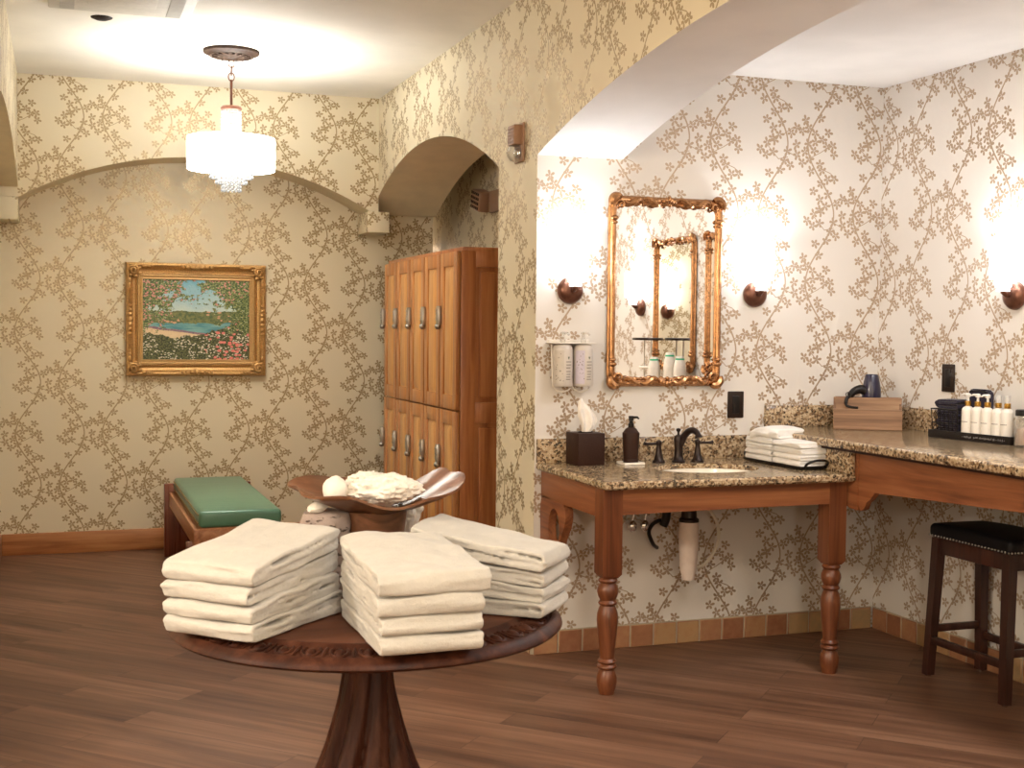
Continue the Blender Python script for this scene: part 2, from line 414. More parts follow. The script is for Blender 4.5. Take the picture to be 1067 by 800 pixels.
# ------------------------------------------------------------------ object helpers
def set_props(o, label=None, cat=None, group=None, kind=None):
    if label: o['label'] = label
    if cat: o['category'] = cat
    if group: o['group'] = group
    if kind: o['kind'] = kind
    return o
def thing(name, label, cat, loc=(0, 0, 0), rotz=0., group=None):
    o = bpy.data.objects.new(name, None); COL.objects.link(o); o.empty_display_size = .05
    o.location = loc; o.rotation_euler = (0, 0, rotz)
    return set_props(o, label, cat, group)
def obj(name, bm, mats, parent=None, loc=None, rotz=0., world=True, smooth=40):
    """Link bm as one mesh object. With world=True the geometry is in world space and is moved into the parent's frame."""
    me = bpy.data.meshes.new(name)
    if loc is not None and world: bmesh.ops.translate(bm, verts=bm.verts, vec=-Vector(loc))
    if parent is not None and world:
        r = parent
        while r.parent: r = r.parent
        bmesh.ops.translate(bm, verts=bm.verts, vec=-Vector(r.location))
    bmesh.ops.recalc_face_normals(bm, faces=bm.faces)
    if smooth:
        a = math.radians(smooth)
        for f in bm.faces: f.smooth = True
        for e in bm.edges:
            if len(e.link_faces) == 2: e.smooth = e.calc_face_angle(0) < a
    bm.to_mesh(me); bm.free()
    for mt in (mats if isinstance(mats, (list, tuple)) else [mats]): me.materials.append(mt)
    o = bpy.data.objects.new(name, me); COL.objects.link(o)
    if parent is not None: o.parent = parent
    if loc is not None: o.location = loc
    o.rotation_euler = (0, 0, rotz)
    return o
def structure(name, bm, mats, label, **k):
    o = obj(name, bm, mats, **k); return set_props(o, label, 'room', None, 'structure')
def dup(root, loc, rotz=None, label=None, group=None):
    r = root.copy(); COL.objects.link(r); r.location = loc
    if rotz is not None: r.rotation_euler = (0, 0, rotz)
    if label: r['label'] = label
    if group: r['group'] = group
    def kids(a, b):
        for ch in a.children:
            c = ch.copy(); COL.objects.link(c); c.parent = b; kids(ch, c)
    kids(root, r)
    return r

def BM(): return bmesh.new()
def box(bm, lo, hi, bev=0., seg=2, mi=0):
    r = bmesh.ops.create_cube(bm, size=1.)
    vs = r['verts']
    for v in vs:
        v.co = Vector([(lo[i]+hi[i])/2 + v.co[i]*(hi[i]-lo[i]) for i in range(3)])
    fs = list({f for v in vs for f in v.link_faces})
    for f in fs: f.material_index = mi
    if bev:
        es = list({e for v in vs for e in v.link_edges})
        r2 = bmesh.ops.bevel(bm, geom=es, offset=bev, segments=seg, profile=.5, affect='EDGES')
        vs = list({v for f in r2['faces'] for v in f.verts} | {v for v in vs if v.is_valid})
    return vs
def obox(bm, c, size, rot=None, bev=0., seg=2, mi=0):
    vs = box(bm, [-s/2 for s in size], [s/2 for s in size], bev, seg, mi)
    vs = list({v for v in vs if v.is_valid})
    T = Matrix.Translation(c) @ (rot.to_4x4() if rot is not None else Matrix())
    for v in vs: v.co = T @ v.co
    return vs
def lathe(bm, prof, c=(0, 0, 0), n=24, mi=0, ribs=0, ribamp=0., axis=None, squash=(1, 1)):
    """prof: list of (r, z). Revolved about z, or about `axis` (a direction)."""
    rings = []; closed = prof[0] == prof[-1] and prof[0][0] > 0
    if closed: prof = prof[:-1]
    q = Vector((0, 0, 1)).rotation_difference(Vector(axis).normalized()).to_matrix() if axis is not None else Matrix.Identity(3)
    for r, z in prof:
        if r < 1e-6: rings.append([bm.verts.new(Vector(c) + q @ Vector((0, 0, z)))]); continue
        ring = []
        for k in range(n):
            t = 2*PI*k/n; rr = r*(1 + ribamp*math.cos(ribs*t)) if ribs else r
            ring.append(bm.verts.new(Vector(c) + q @ Vector((rr*math.cos(t)*squash[0], rr*math.sin(t)*squash[1], z))))
        rings.append(ring)
    for a, b in zip(rings, rings[1:] + rings[:1]) if closed else zip(rings[:-1], rings[1:]):
        if len(a) == 1 and len(b) == 1: continue
        for k in range(n):
            if len(a) == 1: f = bm.faces.new((a[0], b[k], b[(k+1) % n]))
            elif len(b) == 1: f = bm.faces.new((a[k], a[(k+1) % n], b[0]))
            else: f = bm.faces.new((a[k], a[(k+1) % n], b[(k+1) % n], b[k]))
            f.material_index = mi
    for ring in () if closed else (rings[0], rings[-1]):
        if len(ring) > 2:
            try: bm.faces.new(ring).material_index = mi
            except ValueError: pass
    return [v for r in rings for v in r]
def tube(bm, pts, rad, n=8, closed=False, mi=0, squash=None):
    pts = [Vector(p) for p in pts]; N = len(pts)
    rads = rad if isinstance(rad, (list, tuple)) else [rad]*N
    rings = []; up = None
    for i, p in enumerate(pts):
        a = pts[(i-1) % N] if (closed or i > 0) else p
        b = pts[(i+1) % N] if (closed or i < N-1) else p
        t = (b - a).normalized()
        if up is None:
            up = Vector((0, 0, 1)) if abs(t.z) < .9 else Vector((0, 1, 0))
        up = (up - t*up.dot(t)).normalized(); s = t.cross(up)
        ring = []
        for k in range(n):
            an = 2*PI*k/n
            ring.append(bm.verts.new(p + (up*math.cos(an)*(squash or 1) + s*math.sin(an))*rads[i]))
        rings.append(ring)
    rng = range(N if closed else N-1)
    for i in rng:
        a, b = rings[i], rings[(i+1) % N]
        for k in range(n):
            bm.faces.new((a[k], a[(k+1) % n], b[(k+1) % n], b[k])).material_index = mi
    if not closed:
        bm.faces.new(rings[0][::-1]).material_index = mi; bm.faces.new(rings[-1]).material_index = mi
def curve_pts(ctrl, n=8, closed=False):
    """Catmull-Rom through the control points."""
    c = [Vector(p) for p in ctrl]; out = []
    N = len(c)
    for i in range(N if closed else N-1):
        p0, p1, p2, p3 = (c[(i-1) % N] if closed or i > 0 else c[0]), c[i], c[(i+1) % N], (c[(i+2) % N] if closed or i+2 < N else c[-1])
        for k in range(n):
            t = k/n
            out.append(.5*((2*p1) + (p2-p0)*t + (2*p0-5*p1+4*p2-p3)*t*t + (3*p1-p0-3*p2+p3)*t**3))
    if not closed: out.append(c[-1])
    return out
def prism(bm, poly, axis, a, b, mi=0, edge_mi=None):
    """poly: 2-D outline in the two other axes (in x,y,z order); extruded along `axis` from a to b."""
    def P(q, w):
        v = [0, 0, 0]; o = [i for i in range(3) if i != axis]
        v[o[0]], v[o[1]], v[axis] = q[0], q[1], w
        return v
    A = [bm.verts.new(P(q, a)) for q in poly]; B = [bm.verts.new(P(q, b)) for q in poly]
    n = len(poly)
    fs = [bm.faces.new(A), bm.faces.new(B)]
    for f in fs: f.material_index = mi
    for i in range(n):
        f = bm.faces.new((A[i], A[(i+1) % n], B[(i+1) % n], B[i])); f.material_index = edge_mi(i) if edge_mi else mi
    return A + B
def sphere(bm, c, r, u=12, v=8, mi=0, sc=(1, 1, 1)):
    R = bmesh.ops.create_uvsphere(bm, u_segments=u, v_segments=v, radius=r)
    for w in R['verts']:
        w.co = Vector((w.co.x*sc[0], w.co.y*sc[1], w.co.z*sc[2])) + Vector(c)
        for f in w.link_faces: f.material_index = mi
    return R['verts']
def rot_verts(vs, rot, c):
    c = Vector(c)
    for v in vs: v.co = c + rot @ (v.co - c)
RZ = lambda a: Matrix.Rotation(a, 3, 'Z')
RX = lambda a: Matrix.Rotation(a, 3, 'X')
RY = lambda a: Matrix.Rotation(a, 3, 'Y')
# ------------------------------------------------------------------ the room
XR, YV, XA, YF, YB, XI, XN = 1.957, 5.2, 3.731, 8.138, 8.43, 2.362, 2.41
HC, HA, SPR = 2.925, 2.609, 2.195
def arc(a0, a1, z, rise, n=28):
    h = abs(a1-a0)/2; R = (h*h + rise*rise)/(2*rise); c = (a0+a1)/2; t = math.asin(h/R)
    sg = 1 if a1 > a0 else -1
    return [(c + sg*R*math.sin(-t + 2*t*k/n), z + rise - R + R*math.cos(-t + 2*t*k/n)) for k in range(n+1)]

bm = BM(); box(bm, (-2.8, -1.8, -.1), (XN, 8.7, 0)); box(bm, (XN, -1.8, -.1), (4.0, 5.5, 0)); structure('floor', bm, M['floor'], 'dark brown wood plank floor laid diagonally')
bm = BM(); box(bm, (-2.8, -1.8, HC), (XN, 8.7, HC+.12)); structure('ceiling', bm, M['paint'], 'cream ceiling of the main room')
bm = BM(); box(bm, (XI, 1.0, HA), (3.95, 5.5, HA+.1)); structure('ceiling', bm, M['paint_warm'], 'lower cream ceiling over the vanity alcove')

# right wall: pillar, locker arch and the great alcove arch
bm = BM()
a1 = arc(8.36, 5.716, SPR+.005, .302)
poly = [(YB, HC), (YB, a1[0][1])] + a1 + [(5.716, 0), (YV, 0), (YV, HC)]
k0 = 2
def em(i):
    if k0 - 1 <= i < k0 + len(a1) - 1: return 2
    if i == k0 + len(a1) - 1: return 0
    if i == k0 + len(a1) + 1: return 1
    return 0
prism(bm, poly, 0, XR, XN, 0, em)
a2 = arc(YV, 1.2, SPR, .27)
poly2 = [(YV, HC)] + a2 + [(1.2, 0), (-1.7, 0), (-1.7, HC)]
def em2(i):
    if 1 <= i < len(a2): return 3
    return 1 if i == len(a2) else 0
prism(bm, poly2, 0, XR, XI, 0, em2)
wr = structure('wall_right', bm, [M['paper_side'], M['paper_vanity'], M['paint_tan'], M['paint_warm'], M['paper_alcove']], 'right wall with locker niche arch and wide vanity arch', smooth=20)
for p in wr.data.polygons:
    if p.normal.x > .9 and p.center.x < 2.4: p.material_index = 4
# vanity alcove
bm = BM(); box(bm, (XN, YV, 0), (3.95, 5.5, 2.7)); structure('wall_vanity', bm, M['paper_vanity'], 'papered wall behind the sink vanity')
bm = BM(); box(bm, (XA, 1.0, 0), (3.95, YV, 2.7)); structure('wall_alcove', bm, M['paper_alcove'], 'papered right wall of the vanity alcove')
bm = BM(); box(bm, (XI, .9, 0), (3.95, 1.2, 2.7)); structure('wall_near', bm, M['paper_any'], 'papered wall at the near end of the alcove')
# locker niche
bm = BM(); box(bm, (2.62, 5.5, 0), (2.8, 10.2, 3.0)); structure('wall_niche', bm, M['paper_side'], 'papered passage wall beyond the locker niche')
bm = BM(); box(bm, (XN, 10.0, 0), (2.62, 10.2, 3.0)); structure('wall_niche', bm, M['paper_side'], 'papered end wall of the passage behind the lockers')
bm = BM(); box(bm, (XN, 5.5, HC-.1), (2.62, 10.0, HC)); structure('ceiling', bm, M['paint_tan'], 'ceiling of the passage behind the lockers')
bm = BM(); box(bm, (XN, 5.5, -.1), (2.62, 10.0, -.001)); structure('floor', bm, M['floor'], 'floor of the passage behind the lockers')
# back wall
bm = BM(); box(bm, (-.9, YB, 0), (XN, 10.2, 3.0)); structure('wall_back', bm, M['paper_back'], 'papered back wall of the shallow arched niche')
bm = BM()
a3 = arc(-.237, 1.9, SPR, .288)
p3 = [(-.37, HC), (-.37, SPR)] + a3 + [(XR, SPR), (XR, HC)]
prism(bm, p3, 1, YF, YB, 0, lambda i: 1 if 2 <= i < 2+len(a3)-1 else 0)
structure('wall_back', bm, [M['paper_back'], M['paint_tan']], 'papered wall above the shallow back arch', smooth=20)
bm = BM(); box(bm, (1.885, YF, 2.06), (2.03, YB, SPR), .004); structure('trim_1', bm, M['paper_corbel'], 'small papered corbel at the right arch foot')
bm = BM(); box(bm, (-.37, YF, 2.06), (-.237, YB, SPR), .004); structure('trim_2', bm, M['paper_corbel'], 'small papered corbel at the left arch foot')
# left wall with its own arch
bm = BM()
a4 = arc(8.36, 4.6, SPR, .26)
p4 = [(YB, HC), (YB, SPR)] + a4 + [(4.6, 0), (4.2, 0), (4.2, HC)]
prism(bm, p4, 0, -.37, -.237, 0, lambda i: 1 if 1 <= i < 2+len(a4)-1 else 0)
structure('wall_left', bm, [M['paper_any'], M['paint_tan']], 'papered left wall with a shallow arch', smooth=20)
bm = BM(); box(bm, (-.6, 4.2, 0), (-.37, YB, 3.0)); structure('wall_left', bm, M['paper_any'], 'papered wall inside the left arch')
bm = BM(); box(bm, (-2.8, 4.2, 0), (-.6, 4.4, 3.0)); structure('wall_left', bm, M['paper_any'], 'papered return wall left of the camera')
bm = BM(); box(bm, (-2.8, -1.8, 0), (-2.6, 4.2, 3.0)); structure('wall_left', bm, M['paper_any'], 'papered far left wall')
bm = BM(); box(bm, (-2.6, -1.9, 0), (XI, -1.7, 3.0)); structure('wall_front', bm, M['paper_any'], 'papered wall behind the camera')

# baseboards
def base_profile(bm, a, b, h, t, axis, face, mi=0):
    lo, hi = [0, 0, 0], [0, 0, h]; o = 1-axis
    lo[axis], hi[axis] = a, b; lo[o], hi[o] = min(face, face+t), max(face, face+t)
    box(bm, lo, hi, .005)
bm = BM(); base_profile(bm, -.352, 1.955, .135, -.018, 0, YB); structure('baseboard_back', bm, M['base_wood'], 'wooden baseboard along the back wall')
bm = BM(); base_profile(bm, 4.62, YB, .135, .018, 1, -.37); structure('baseboard_left', bm, M['base_wood'], 'wooden baseboard along the left wall')
def tiles(bm, a, b, axis, face, t, h=.1, w=.114):
    n = max(1, round((b-a)/w)); w = (b-a)/n
    for k in range(n):
        lo, hi = [0, 0, 0], [0, 0, h]; o = 1-axis
        lo[axis], hi[axis] = a + k*w + .003, a + (k+1)*w - .003
        lo[o], hi[o] = min(face, face+t), max(face, face+t)
        box(bm, lo, hi, .003, 1, 0)
    lo, hi = [0, 0, 0], [0, 0, h+.003]; o = 1-axis
    lo[axis], hi[axis] = a, b; lo[o], hi[o] = min(face, face+t*.7), max(face, face+t*.7)
    box(bm, lo, hi, 0, 1, 1)
bm = BM(); tiles(bm, XR, XA-.016, 0, YV, -.014); structure('baseboard_vanity', bm, [M['tile'], M['grout']], 'terracotta tile baseboard under the vanity')
bm = BM(); tiles(bm, 1.2, YV-.015, 1, XA, -.014); structure('baseboard_alcove', bm, [M['tile'], M['grout']], 'terracotta tile baseboard under the makeup counter')
bm = BM(); tiles(bm, YV+.0, 5.716, 1, XR, -.014); structure('baseboard_pillar', bm, [M['tile'], M['grout']], 'terracotta tile baseboard on the pillar')

# ------------------------------------------------------------------ lockers
LY0, LY1, LX, LZ = 6.40, 7.995, 1.985, 1.868
t = thing('locker_cabinet', 'tall honey-brown wooden locker cabinet with two rows of narrow doors in the arched niche', 'lockers', (LX, 7.2, 0))
bm = BM()
box(bm, (LX+.05, LY0+.02, 0), (XN, LY1, LZ-.01)); box(bm, (LX+.006, LY0+.004, LZ-.022), (XN, LY1, LZ), .003)
box(bm, (LX+.002, LY0+.008, .0), (LX+.03, LY0+.03, LZ-.02))
obj('carcass', bm, M['locker_side'], t)
bm = BM()     # end panel with stiles, rails and two raised fields
yp = LY0+.02
for x0, x1 in ((LX+.002, LX+.085), (XN-.085, XN-.002)): box(bm, (x0, yp-.02, 0), (x1, yp, LZ-.02), .003)
for z0, z1 in ((0, .13), (.935, 1.045), (LZ-.105, LZ-.02)): box(bm, (LX+.085, yp-.018, z0), (XN-.085, yp, z1), .002)
for z0, z1 in ((.13, .935), (1.045, LZ-.105)):
    box(bm, (LX+.108, yp-.014, z0+.022), (XN-.108, yp-.004, z1-.022), .008, 1)
obj('side_panel', bm, M['locker_side'], t)
def field_bm(z0, z1):
    bm = BM(); w = .3035; d = .022; s = .062
    box(bm, (-d+.010, s+.0, z0+.075), (-.004, w-s, z1-.075), 0)
    # raised field with wide bevel
    A = [(-d+.010, s+.006, z0+.081), (-d+.010, w-s-.006, z0+.081), (-d+.010, w-s-.006, z1-.081), (-d+.010, s+.006, z1-.081)]
    B = [(-d+.001, s+.028, z0+.105), (-d+.001, w-s-.028, z0+.105), (-d+.001, w-s-.028, z1-.105), (-d+.001, s+.028, z1-.105)]
    va, vb = [bm.verts.new(p) for p in A], [bm.verts.new(p) for p in B]
    bm.faces.new(vb)
    for i in range(4): bm.faces.new((va[i], va[(i+1) % 4], vb[(i+1) % 4], vb[i]))
    return bm
def door_bm(z0, z1):
    bm = BM(); w = .3035; d = .022; s = .062
    for a, b in ((0, s), (w-s, w)): box(bm, (-d, a, z0), (0, b, z1), .003)
    for a, b in ((z0, z0+.075), (z1-.075, z1)): box(bm, (-d, s, a), (0, w-s, b), .003)
    return bm
def lock_bm(z):
    bm = BM(); d = .022
    box(bm, (-d-.022, .275, z-.045), (-d, .315, z+.06), .005, 2)
    sphere(bm, (-d-.016, .295, z-.052), .017, 10, 6, 0, (1, 1, 1))
    for i in range(4):
        for j in range(2): box(bm, (-d-.026, .283+j*.014, z-.02+i*.017), (-d-.021, .293+j*.014, z-.008+i*.017), .001, 1)
    return bm
P = (LY1-LY0)/5
first = {}
for row, (z0, z1, zl) in enumerate(((1.004, LZ-.024, 1.50), (.10, .996, .74))):
    for k in range(5):
        y = LY0 + k*P + .006
        if k == 0:
            d = obj('door', door_bm(z0, z1), M['locker_frame'], t, world=False); fp = obj('raised_panel', field_bm(z0, z1), M['locker_wood'], d, world=False); fp['label'] = 'lighter golden raised panel'; l = obj('lock', lock_bm(zl), M['nickel'], d, world=False); l['label'] = 'nickel keypad lock'
            first[row] = (d, l, fp)
        else:
            d = first[row][0].copy(); COL.objects.link(d); d.parent = t
            for q_ in first[row][1:]:
                l = q_.copy(); COL.objects.link(l); l.parent = d
        d.location = (.0, y - 7.2, 0)
bm = BM(); box(bm, (LX+.03, LY0+.05, 0), (LX+.04, LY1, .1)); obj('kickboard', bm, M['locker_side'], t)

# ------------------------------------------------------------------ bench
t = thing('bench', 'low wooden bench with a green vinyl cushion against the back wall', 'bench', (.86, 7.35, 0))
bx0, bx1, by0, by1 = .655, 1.075, 6.56, 8.10
for y in (by0+.02, by1-.02):
    bm = BM(); box(bm, (bx0+.0, y-.015, .33), (bx1, y+.015, .405), .003); obj('end_rail', bm, M['bench_rail'], t)
for x in (bx0-.012, bx1+.012):
    bm = BM(); box(bm, (x-.014, by0-.015, .315), (x+.014, by1, .405), .004); obj('side_rail', bm, M['bench_rail'], t)
for y in (by0+.09, by1+.03):
    bm = BM(); box(bm, (bx0-.055, y-.022, 0), (bx1+.055, y+.022, .33 if y < 7 else .455), .004); obj('end_panel', bm, M['bench_wood'], t)
bm = BM(); box(bm, (bx0, by0, .395), (bx1, by1, .41)); obj('seat_board', bm, M['bench_rail'], t)
bm = BM(); box(bm, (bx0+.0, by0+.0, .41), (bx1, by1, .495), .022, 4)
c_ = obj('cushion', bm, M['green'], t)
bm = BM()
for z in (.432, .474):
    q = [(bx0-.001, by0, z), (bx0-.001, by1, z)]
    tube(bm, [(bx0-.001, by0+.02, z), (bx0-.001, by1-.02, z)], .003, 6)
obj('piping', bm, M['brass'], c_)

# ------------------------------------------------------------------ painting
px0, px1, pz0, pz1 = .387, 1.267, 1.116, 1.839
pcx, pcz = (px0+px1)/2, (pz0+pz1)/2
t = thing('painting', 'lakeside garden oil painting in a carved gilt frame on the back wall', 'painting', (pcx, YB, pz0))
def frame_sweep(bm, w, h, prof, y0, wav=None, nseg=24):
    """prof: (inset, depth) steps from the outside in; mitred rectangle centred on 0 in x/z."""
    rings = []
    for ins, dep in prof:
        hw, hh = w/2-ins, h/2-ins; ring = []
        for (ax, az), (bx_, bz) in (((-1, -1), (1, -1)), ((1, -1), (1, 1)), ((1, 1), (-1, 1)), ((-1, 1), (-1, -1))):
            for k in range(nseg):
                s = k/nseg; ring.append(bm.verts.new((hw*(ax + (bx_-ax)*s), y0-dep, hh*(az + (bz-az)*s))))
        rings.append(ring)
    N = 4*nseg
    for a, b in zip(rings[:-1], rings[1:]):
        for k in range(N): bm.faces.new((a[k], a[(k+1) % N], b[(k+1) % N], b[k]))
    return rings
def spiral(bm, c, r0, turns, y, d=1, rad=.006, n=22, ph=0.):
    tube(bm, [(c[0] + d*r0*(1-.8*k/n)*math.cos(ph+2*PI*turns*k/n), y-.004*k/n*3, c[1] + r0*(1-.8*k/n)*math.sin(ph+2*PI*turns*k/n)) for k in range(n+1)], [rad*(1-.4*k/n) for k in range(n+1)], 6)
bm = BM()
W, H = px1-px0, pz1-pz0
frame_sweep(bm, W, H, [(0, 0), (0, .035), (.006, .052), (.016, .056), (.026, .050), (.034, .034), (.046, .024), (.056, .024), (.064, .034), (.07, .036), (.076, .026)], 0)
for sx in (-1, 1):
    for sz in (-1, 1):
        c = (sx*(W/2-.050), sz*(H/2-.050))
        spiral(bm, c, .032, 1.7, -.054, sx, .0095)
        for k in range(7):
            a = k*.9; sphere(bm, (c[0]+sx*(.037*math.cos(a)-.002), -.046, c[1]+sz*(.037*math.sin(a)-.002)), .011, 8, 6, 0, (1.3, .8, 1))
        for q in range(1, 4):
            sphere(bm, (c[0]-sx*(.04+.024*q), -.052, sz*(H/2-.024)), .016-.003*q, 8, 6, 0, (1.6, .8, .9))
            sphere(bm, (sx*(W/2-.024), -.052, c[1]-sz*(.04+.024*q)), .016-.003*q, 8, 6, 0, (.9, .8, 1.6))
for s in (-1, 1):
    for q in range(-3, 4):
        sphere(bm, (q*.030, -.052, s*(H/2-.026)), .018-.003*abs(q), 8, 6, 0, (1.3, .9, 1.1))
        sphere(bm, (s*(W/2-.026), -.052, q*.030), .018-.003*abs(q), 8, 6, 0, (1.1, .9, 1.3))
fr = obj('frame', bm, M['gold_pale'], t, world=False)
bm = BM()
frame_sweep(bm, W-.152, H-.152, [(0, .0), (0, .030), (.006, .031), (.016, .022), (.022, .026), (.027, .026), (.030, .016)], 0)
obj('liner', bm, M['liner'], t, world=False)
for n_ in ('frame', 'liner'): pass
bm = BM()
cw_, ch_ = W/2-.1045, H/2-.1045
vs = [bm.verts.new((x, -.015, z)) for x, z in ((-cw_, -ch_), (cw_, -ch_), (cw_, ch_), (-cw_, ch_))]
f = bm.faces.new(vs); uvl = bm.loops.layers.uv.new('UVMap')
for l, q in zip(f.loops, ((0, 0), (1, 0), (1, 1), (0, 1))): l[uvl].uv = q
r = bmesh.ops.extrude_face_region(bm, geom=[f]);
for g in r['geom']:
    if isinstance(g, bmesh.types.BMVert): g.co.y += .008
cv = obj('canvas', bm, M['painting'], t, world=False, smooth=0)
for o in t.children: o.location = (0, 0, H/2)

# ------------------------------------------------------------------ chandelier
cx, cy = .876, 7.048
t = thing('chandelier', 'lit drum chandelier with crystal tiers hanging from the main ceiling', 'chandelier', (cx, cy, 2.15))
bm = BM(); lathe(bm, [(0, HC-.05), (.03, HC-.05), (.04, HC-.04), (.07, HC-.036), (.10, HC-.028), (.118, HC-.032), (.13, HC-.022), (.148, HC-.016), (.152, HC-.006), (.15, HC), (0, HC)], (cx, cy, 0), 40)
for k in range(16):
    a = 2*PI*k/16; obox(bm, (cx+.085*math.cos(a), cy+.085*math.sin(a), HC-.034), (.035, .014, .008), RZ(a), .003, 2)
obj('canopy', bm, M['canopy'], t)
def link(c, ax, r=.016, l=.022):
    bm = BM(); pts = []
    for k in range(16):
        a = 2*PI*k/16; pts.append((c[0] + (r*math.cos(a) if ax == 0 else 0), c[1] + (r*math.cos(a) if ax else 0), c[2] + l*math.sin(a)))
    tube(bm, pts, .0035, 6, True); return bm
for i, z in enumerate((HC-.068, HC-.104, HC-.140)): obj('chain_link', link((cx, cy, z), i % 2, .016 if i != 1 else .010, .022 if i != 1 else .026), M['bronze_light'], t)
bm = BM(); lathe(bm, [(0, 2.62), (.0075, 2.62), (.0075, 2.77), (0, 2.77)], (cx, cy, 0), 12); obj('rod', bm, M['bronze_light'], t)
bm = BM(); lathe(bm, [(0, 2.628), (.052, 2.626), (.058, 2.616), (.056, 2.608), (0, 2.608)], (cx, cy, 0), 28); obj('cap', bm, M['bronze_light'], t)
def strands(r, z0, z1, n, bead=.0075):
    bm = BM(); k = max(2, int(round((z1-z0)/.019)))
    for i in range(n):
        a = 2*PI*i/n
        for j in range(k):
            z = z1 - (j+.5)*(z1-z0)/k
            R = bmesh.ops.create_icosphere(bm, subdivisions=1, radius=bead)
            for v in R['verts']: v.co = Vector((v.co.x, v.co.y, v.co.z*1.1)) + Vector((cx+r*math.cos(a), cy+r*math.sin(a), z))
    return bm
obj('crystal_column', strands(.050, 2.44, 2.606, 15), M['crystal'], t, smooth=0)
M['drum'] = glow('lit_drum_shade', (1., .97, .90), 6.5)
bm = BM(); n_ = 64
lathe(bm, [(.232, 2.285), (.235, 2.285), (.235, 2.455), (.232, 2.455), (.232, 2.285)], (cx, cy, 0), n_)
obj('drum_shade', bm, M['drum'], t)
bm = BM(); lathe(bm, [(0, 2.292), (.230, 2.292), (.230, 2.296), (0, 2.296)], (cx, cy, 0), 48); M['diffuser'] = glow('lit_diffuser', (1., .96, .88), 32.); obj('diffuser', bm, M['diffuser'], t)
bm = BM(); tube(bm, [(cx+.236*math.cos(2*PI*k/64), cy+.236*math.sin(2*PI*k/64), 2.287) for k in range(64)], .003, 6, True); obj('shade_rim', bm, M['nickel'], t)
for r, z0, z1, n in ((.112, 2.235, 2.29, 30), (.082, 2.205, 2.29, 22), (.05, 2.165, 2.29, 14)):
    obj('crystal_tier', strands(r, z0, z1, n), M['crystal'], t, smooth=0)

# ------------------------------------------------------------------ ceiling fittings
t = thing('ceiling_vent', 'square white air vent panel in the main ceiling', 'vent', (.27, 6.03, HC))
bm = BM(); vx0, vx1, vy0, vy1 = -.05, .592, 5.70, 6.345
box(bm, (vx0, vy0, HC-.02), (vx1, vy1, HC+.002), .008, 2); box(bm, (vx0+.17, vy0+.17, HC-.026), (vx1-.17, vy1-.17, HC-.018), .004)
obj('panel', bm, M['vent'], t)
for a, b in (((vx1-.115, vy0+.1), (vx1-.05, vy1-.03)), ((vx0+.05, vy0+.1), (vx0+.115, vy1-.03))):
    bm = BM(); box(bm, (a[0], a[1], HC-.023), (b[0], b[1], HC-.019)); obj('slot', bm, M['vent_slot'], t)
bm = BM(); lathe(bm, [(0, HC-.012), (.028, HC-.012), (.05, HC-.003), (.052, HC), (0, HC)], (.193, 6.53, 0), 24)
set_props(obj('sprinkler_cover', bm, M['canopy'], loc=(.193, 6.53, HC)), 'small dark round sprinkler cover on the ceiling beside the vent', 'sprinkler')

# strobe alarm on the pillar
ay, az = 5.415, 2.185
t = thing('strobe_alarm', 'tan fire alarm strobe with clear lens on the pillar', 'alarm', (XR, ay, az))
M['alarm'] = plain('alarm_tan', (.34, .19, .11), .45)
bm = BM(); box(bm, (XR-.012, ay-.06, az), (XR, ay+.06, az+.175), .006); obj('backplate', bm, M['alarm'], t)
bm = BM(); box(bm, (XR-.05, ay-.045, az+.075), (XR-.01, ay+.045, az+.165), .006)
for i in range(5):
    for j in range(4): box(bm, (XR-.0525, ay-.036+j*.02, az+.088+i*.014), (XR-.049, ay-.024+j*.02, az+.095+i*.014))
obj('sounder', bm, M['alarm'], t)
bm = BM(); lathe(bm, [(.040, 0), (.041, .018), (.036, .035), (.024, .046), (.001, .052)], (XR-.012, ay, az+.042), 20, axis=(-1, 0, 0)); obj('lens', bm, M['clear'], t)
bm = BM(); lathe(bm, [(0, 0), (.025, 0), (.018, .014), (.006, .02), (0, .02)], (XR-.013, ay, az+.042), 16, axis=(-1, 0, 0)); obj('reflector', bm, M['chrome'], t)

# emergency light in the niche
EX, EY, EZ = 2.62, 7.87, 2.27
t = thing('emergency_light', 'small tan emergency light high on the wall behind the lockers', 'light', (EX, EY, EZ))
R_ = RX(math.radians(14))
bm = BM(); obox(bm, (EX-.045, EY, EZ), (.09, .17, .13), R_, .012, 3); obj('lamp_head', bm, M['alarm'], t)
bm = BM()
for i in range(4):
    for j in range(5):
        obox(bm, Vector((EX-.0905, EY, EZ)) + R_ @ Vector((0, -.066+j*.033, -.045+i*.03)), (.004, .021, .017), R_)
obj('grille', bm, M['canopy'], t)
bm = BM(); box(bm, (EX-.03, EY-.45, EZ-.09), (EX, EY-.1, EZ+.05), .01); obj('battery_box', bm, plain('tan_box', (.30, .19, .12), .6), t)
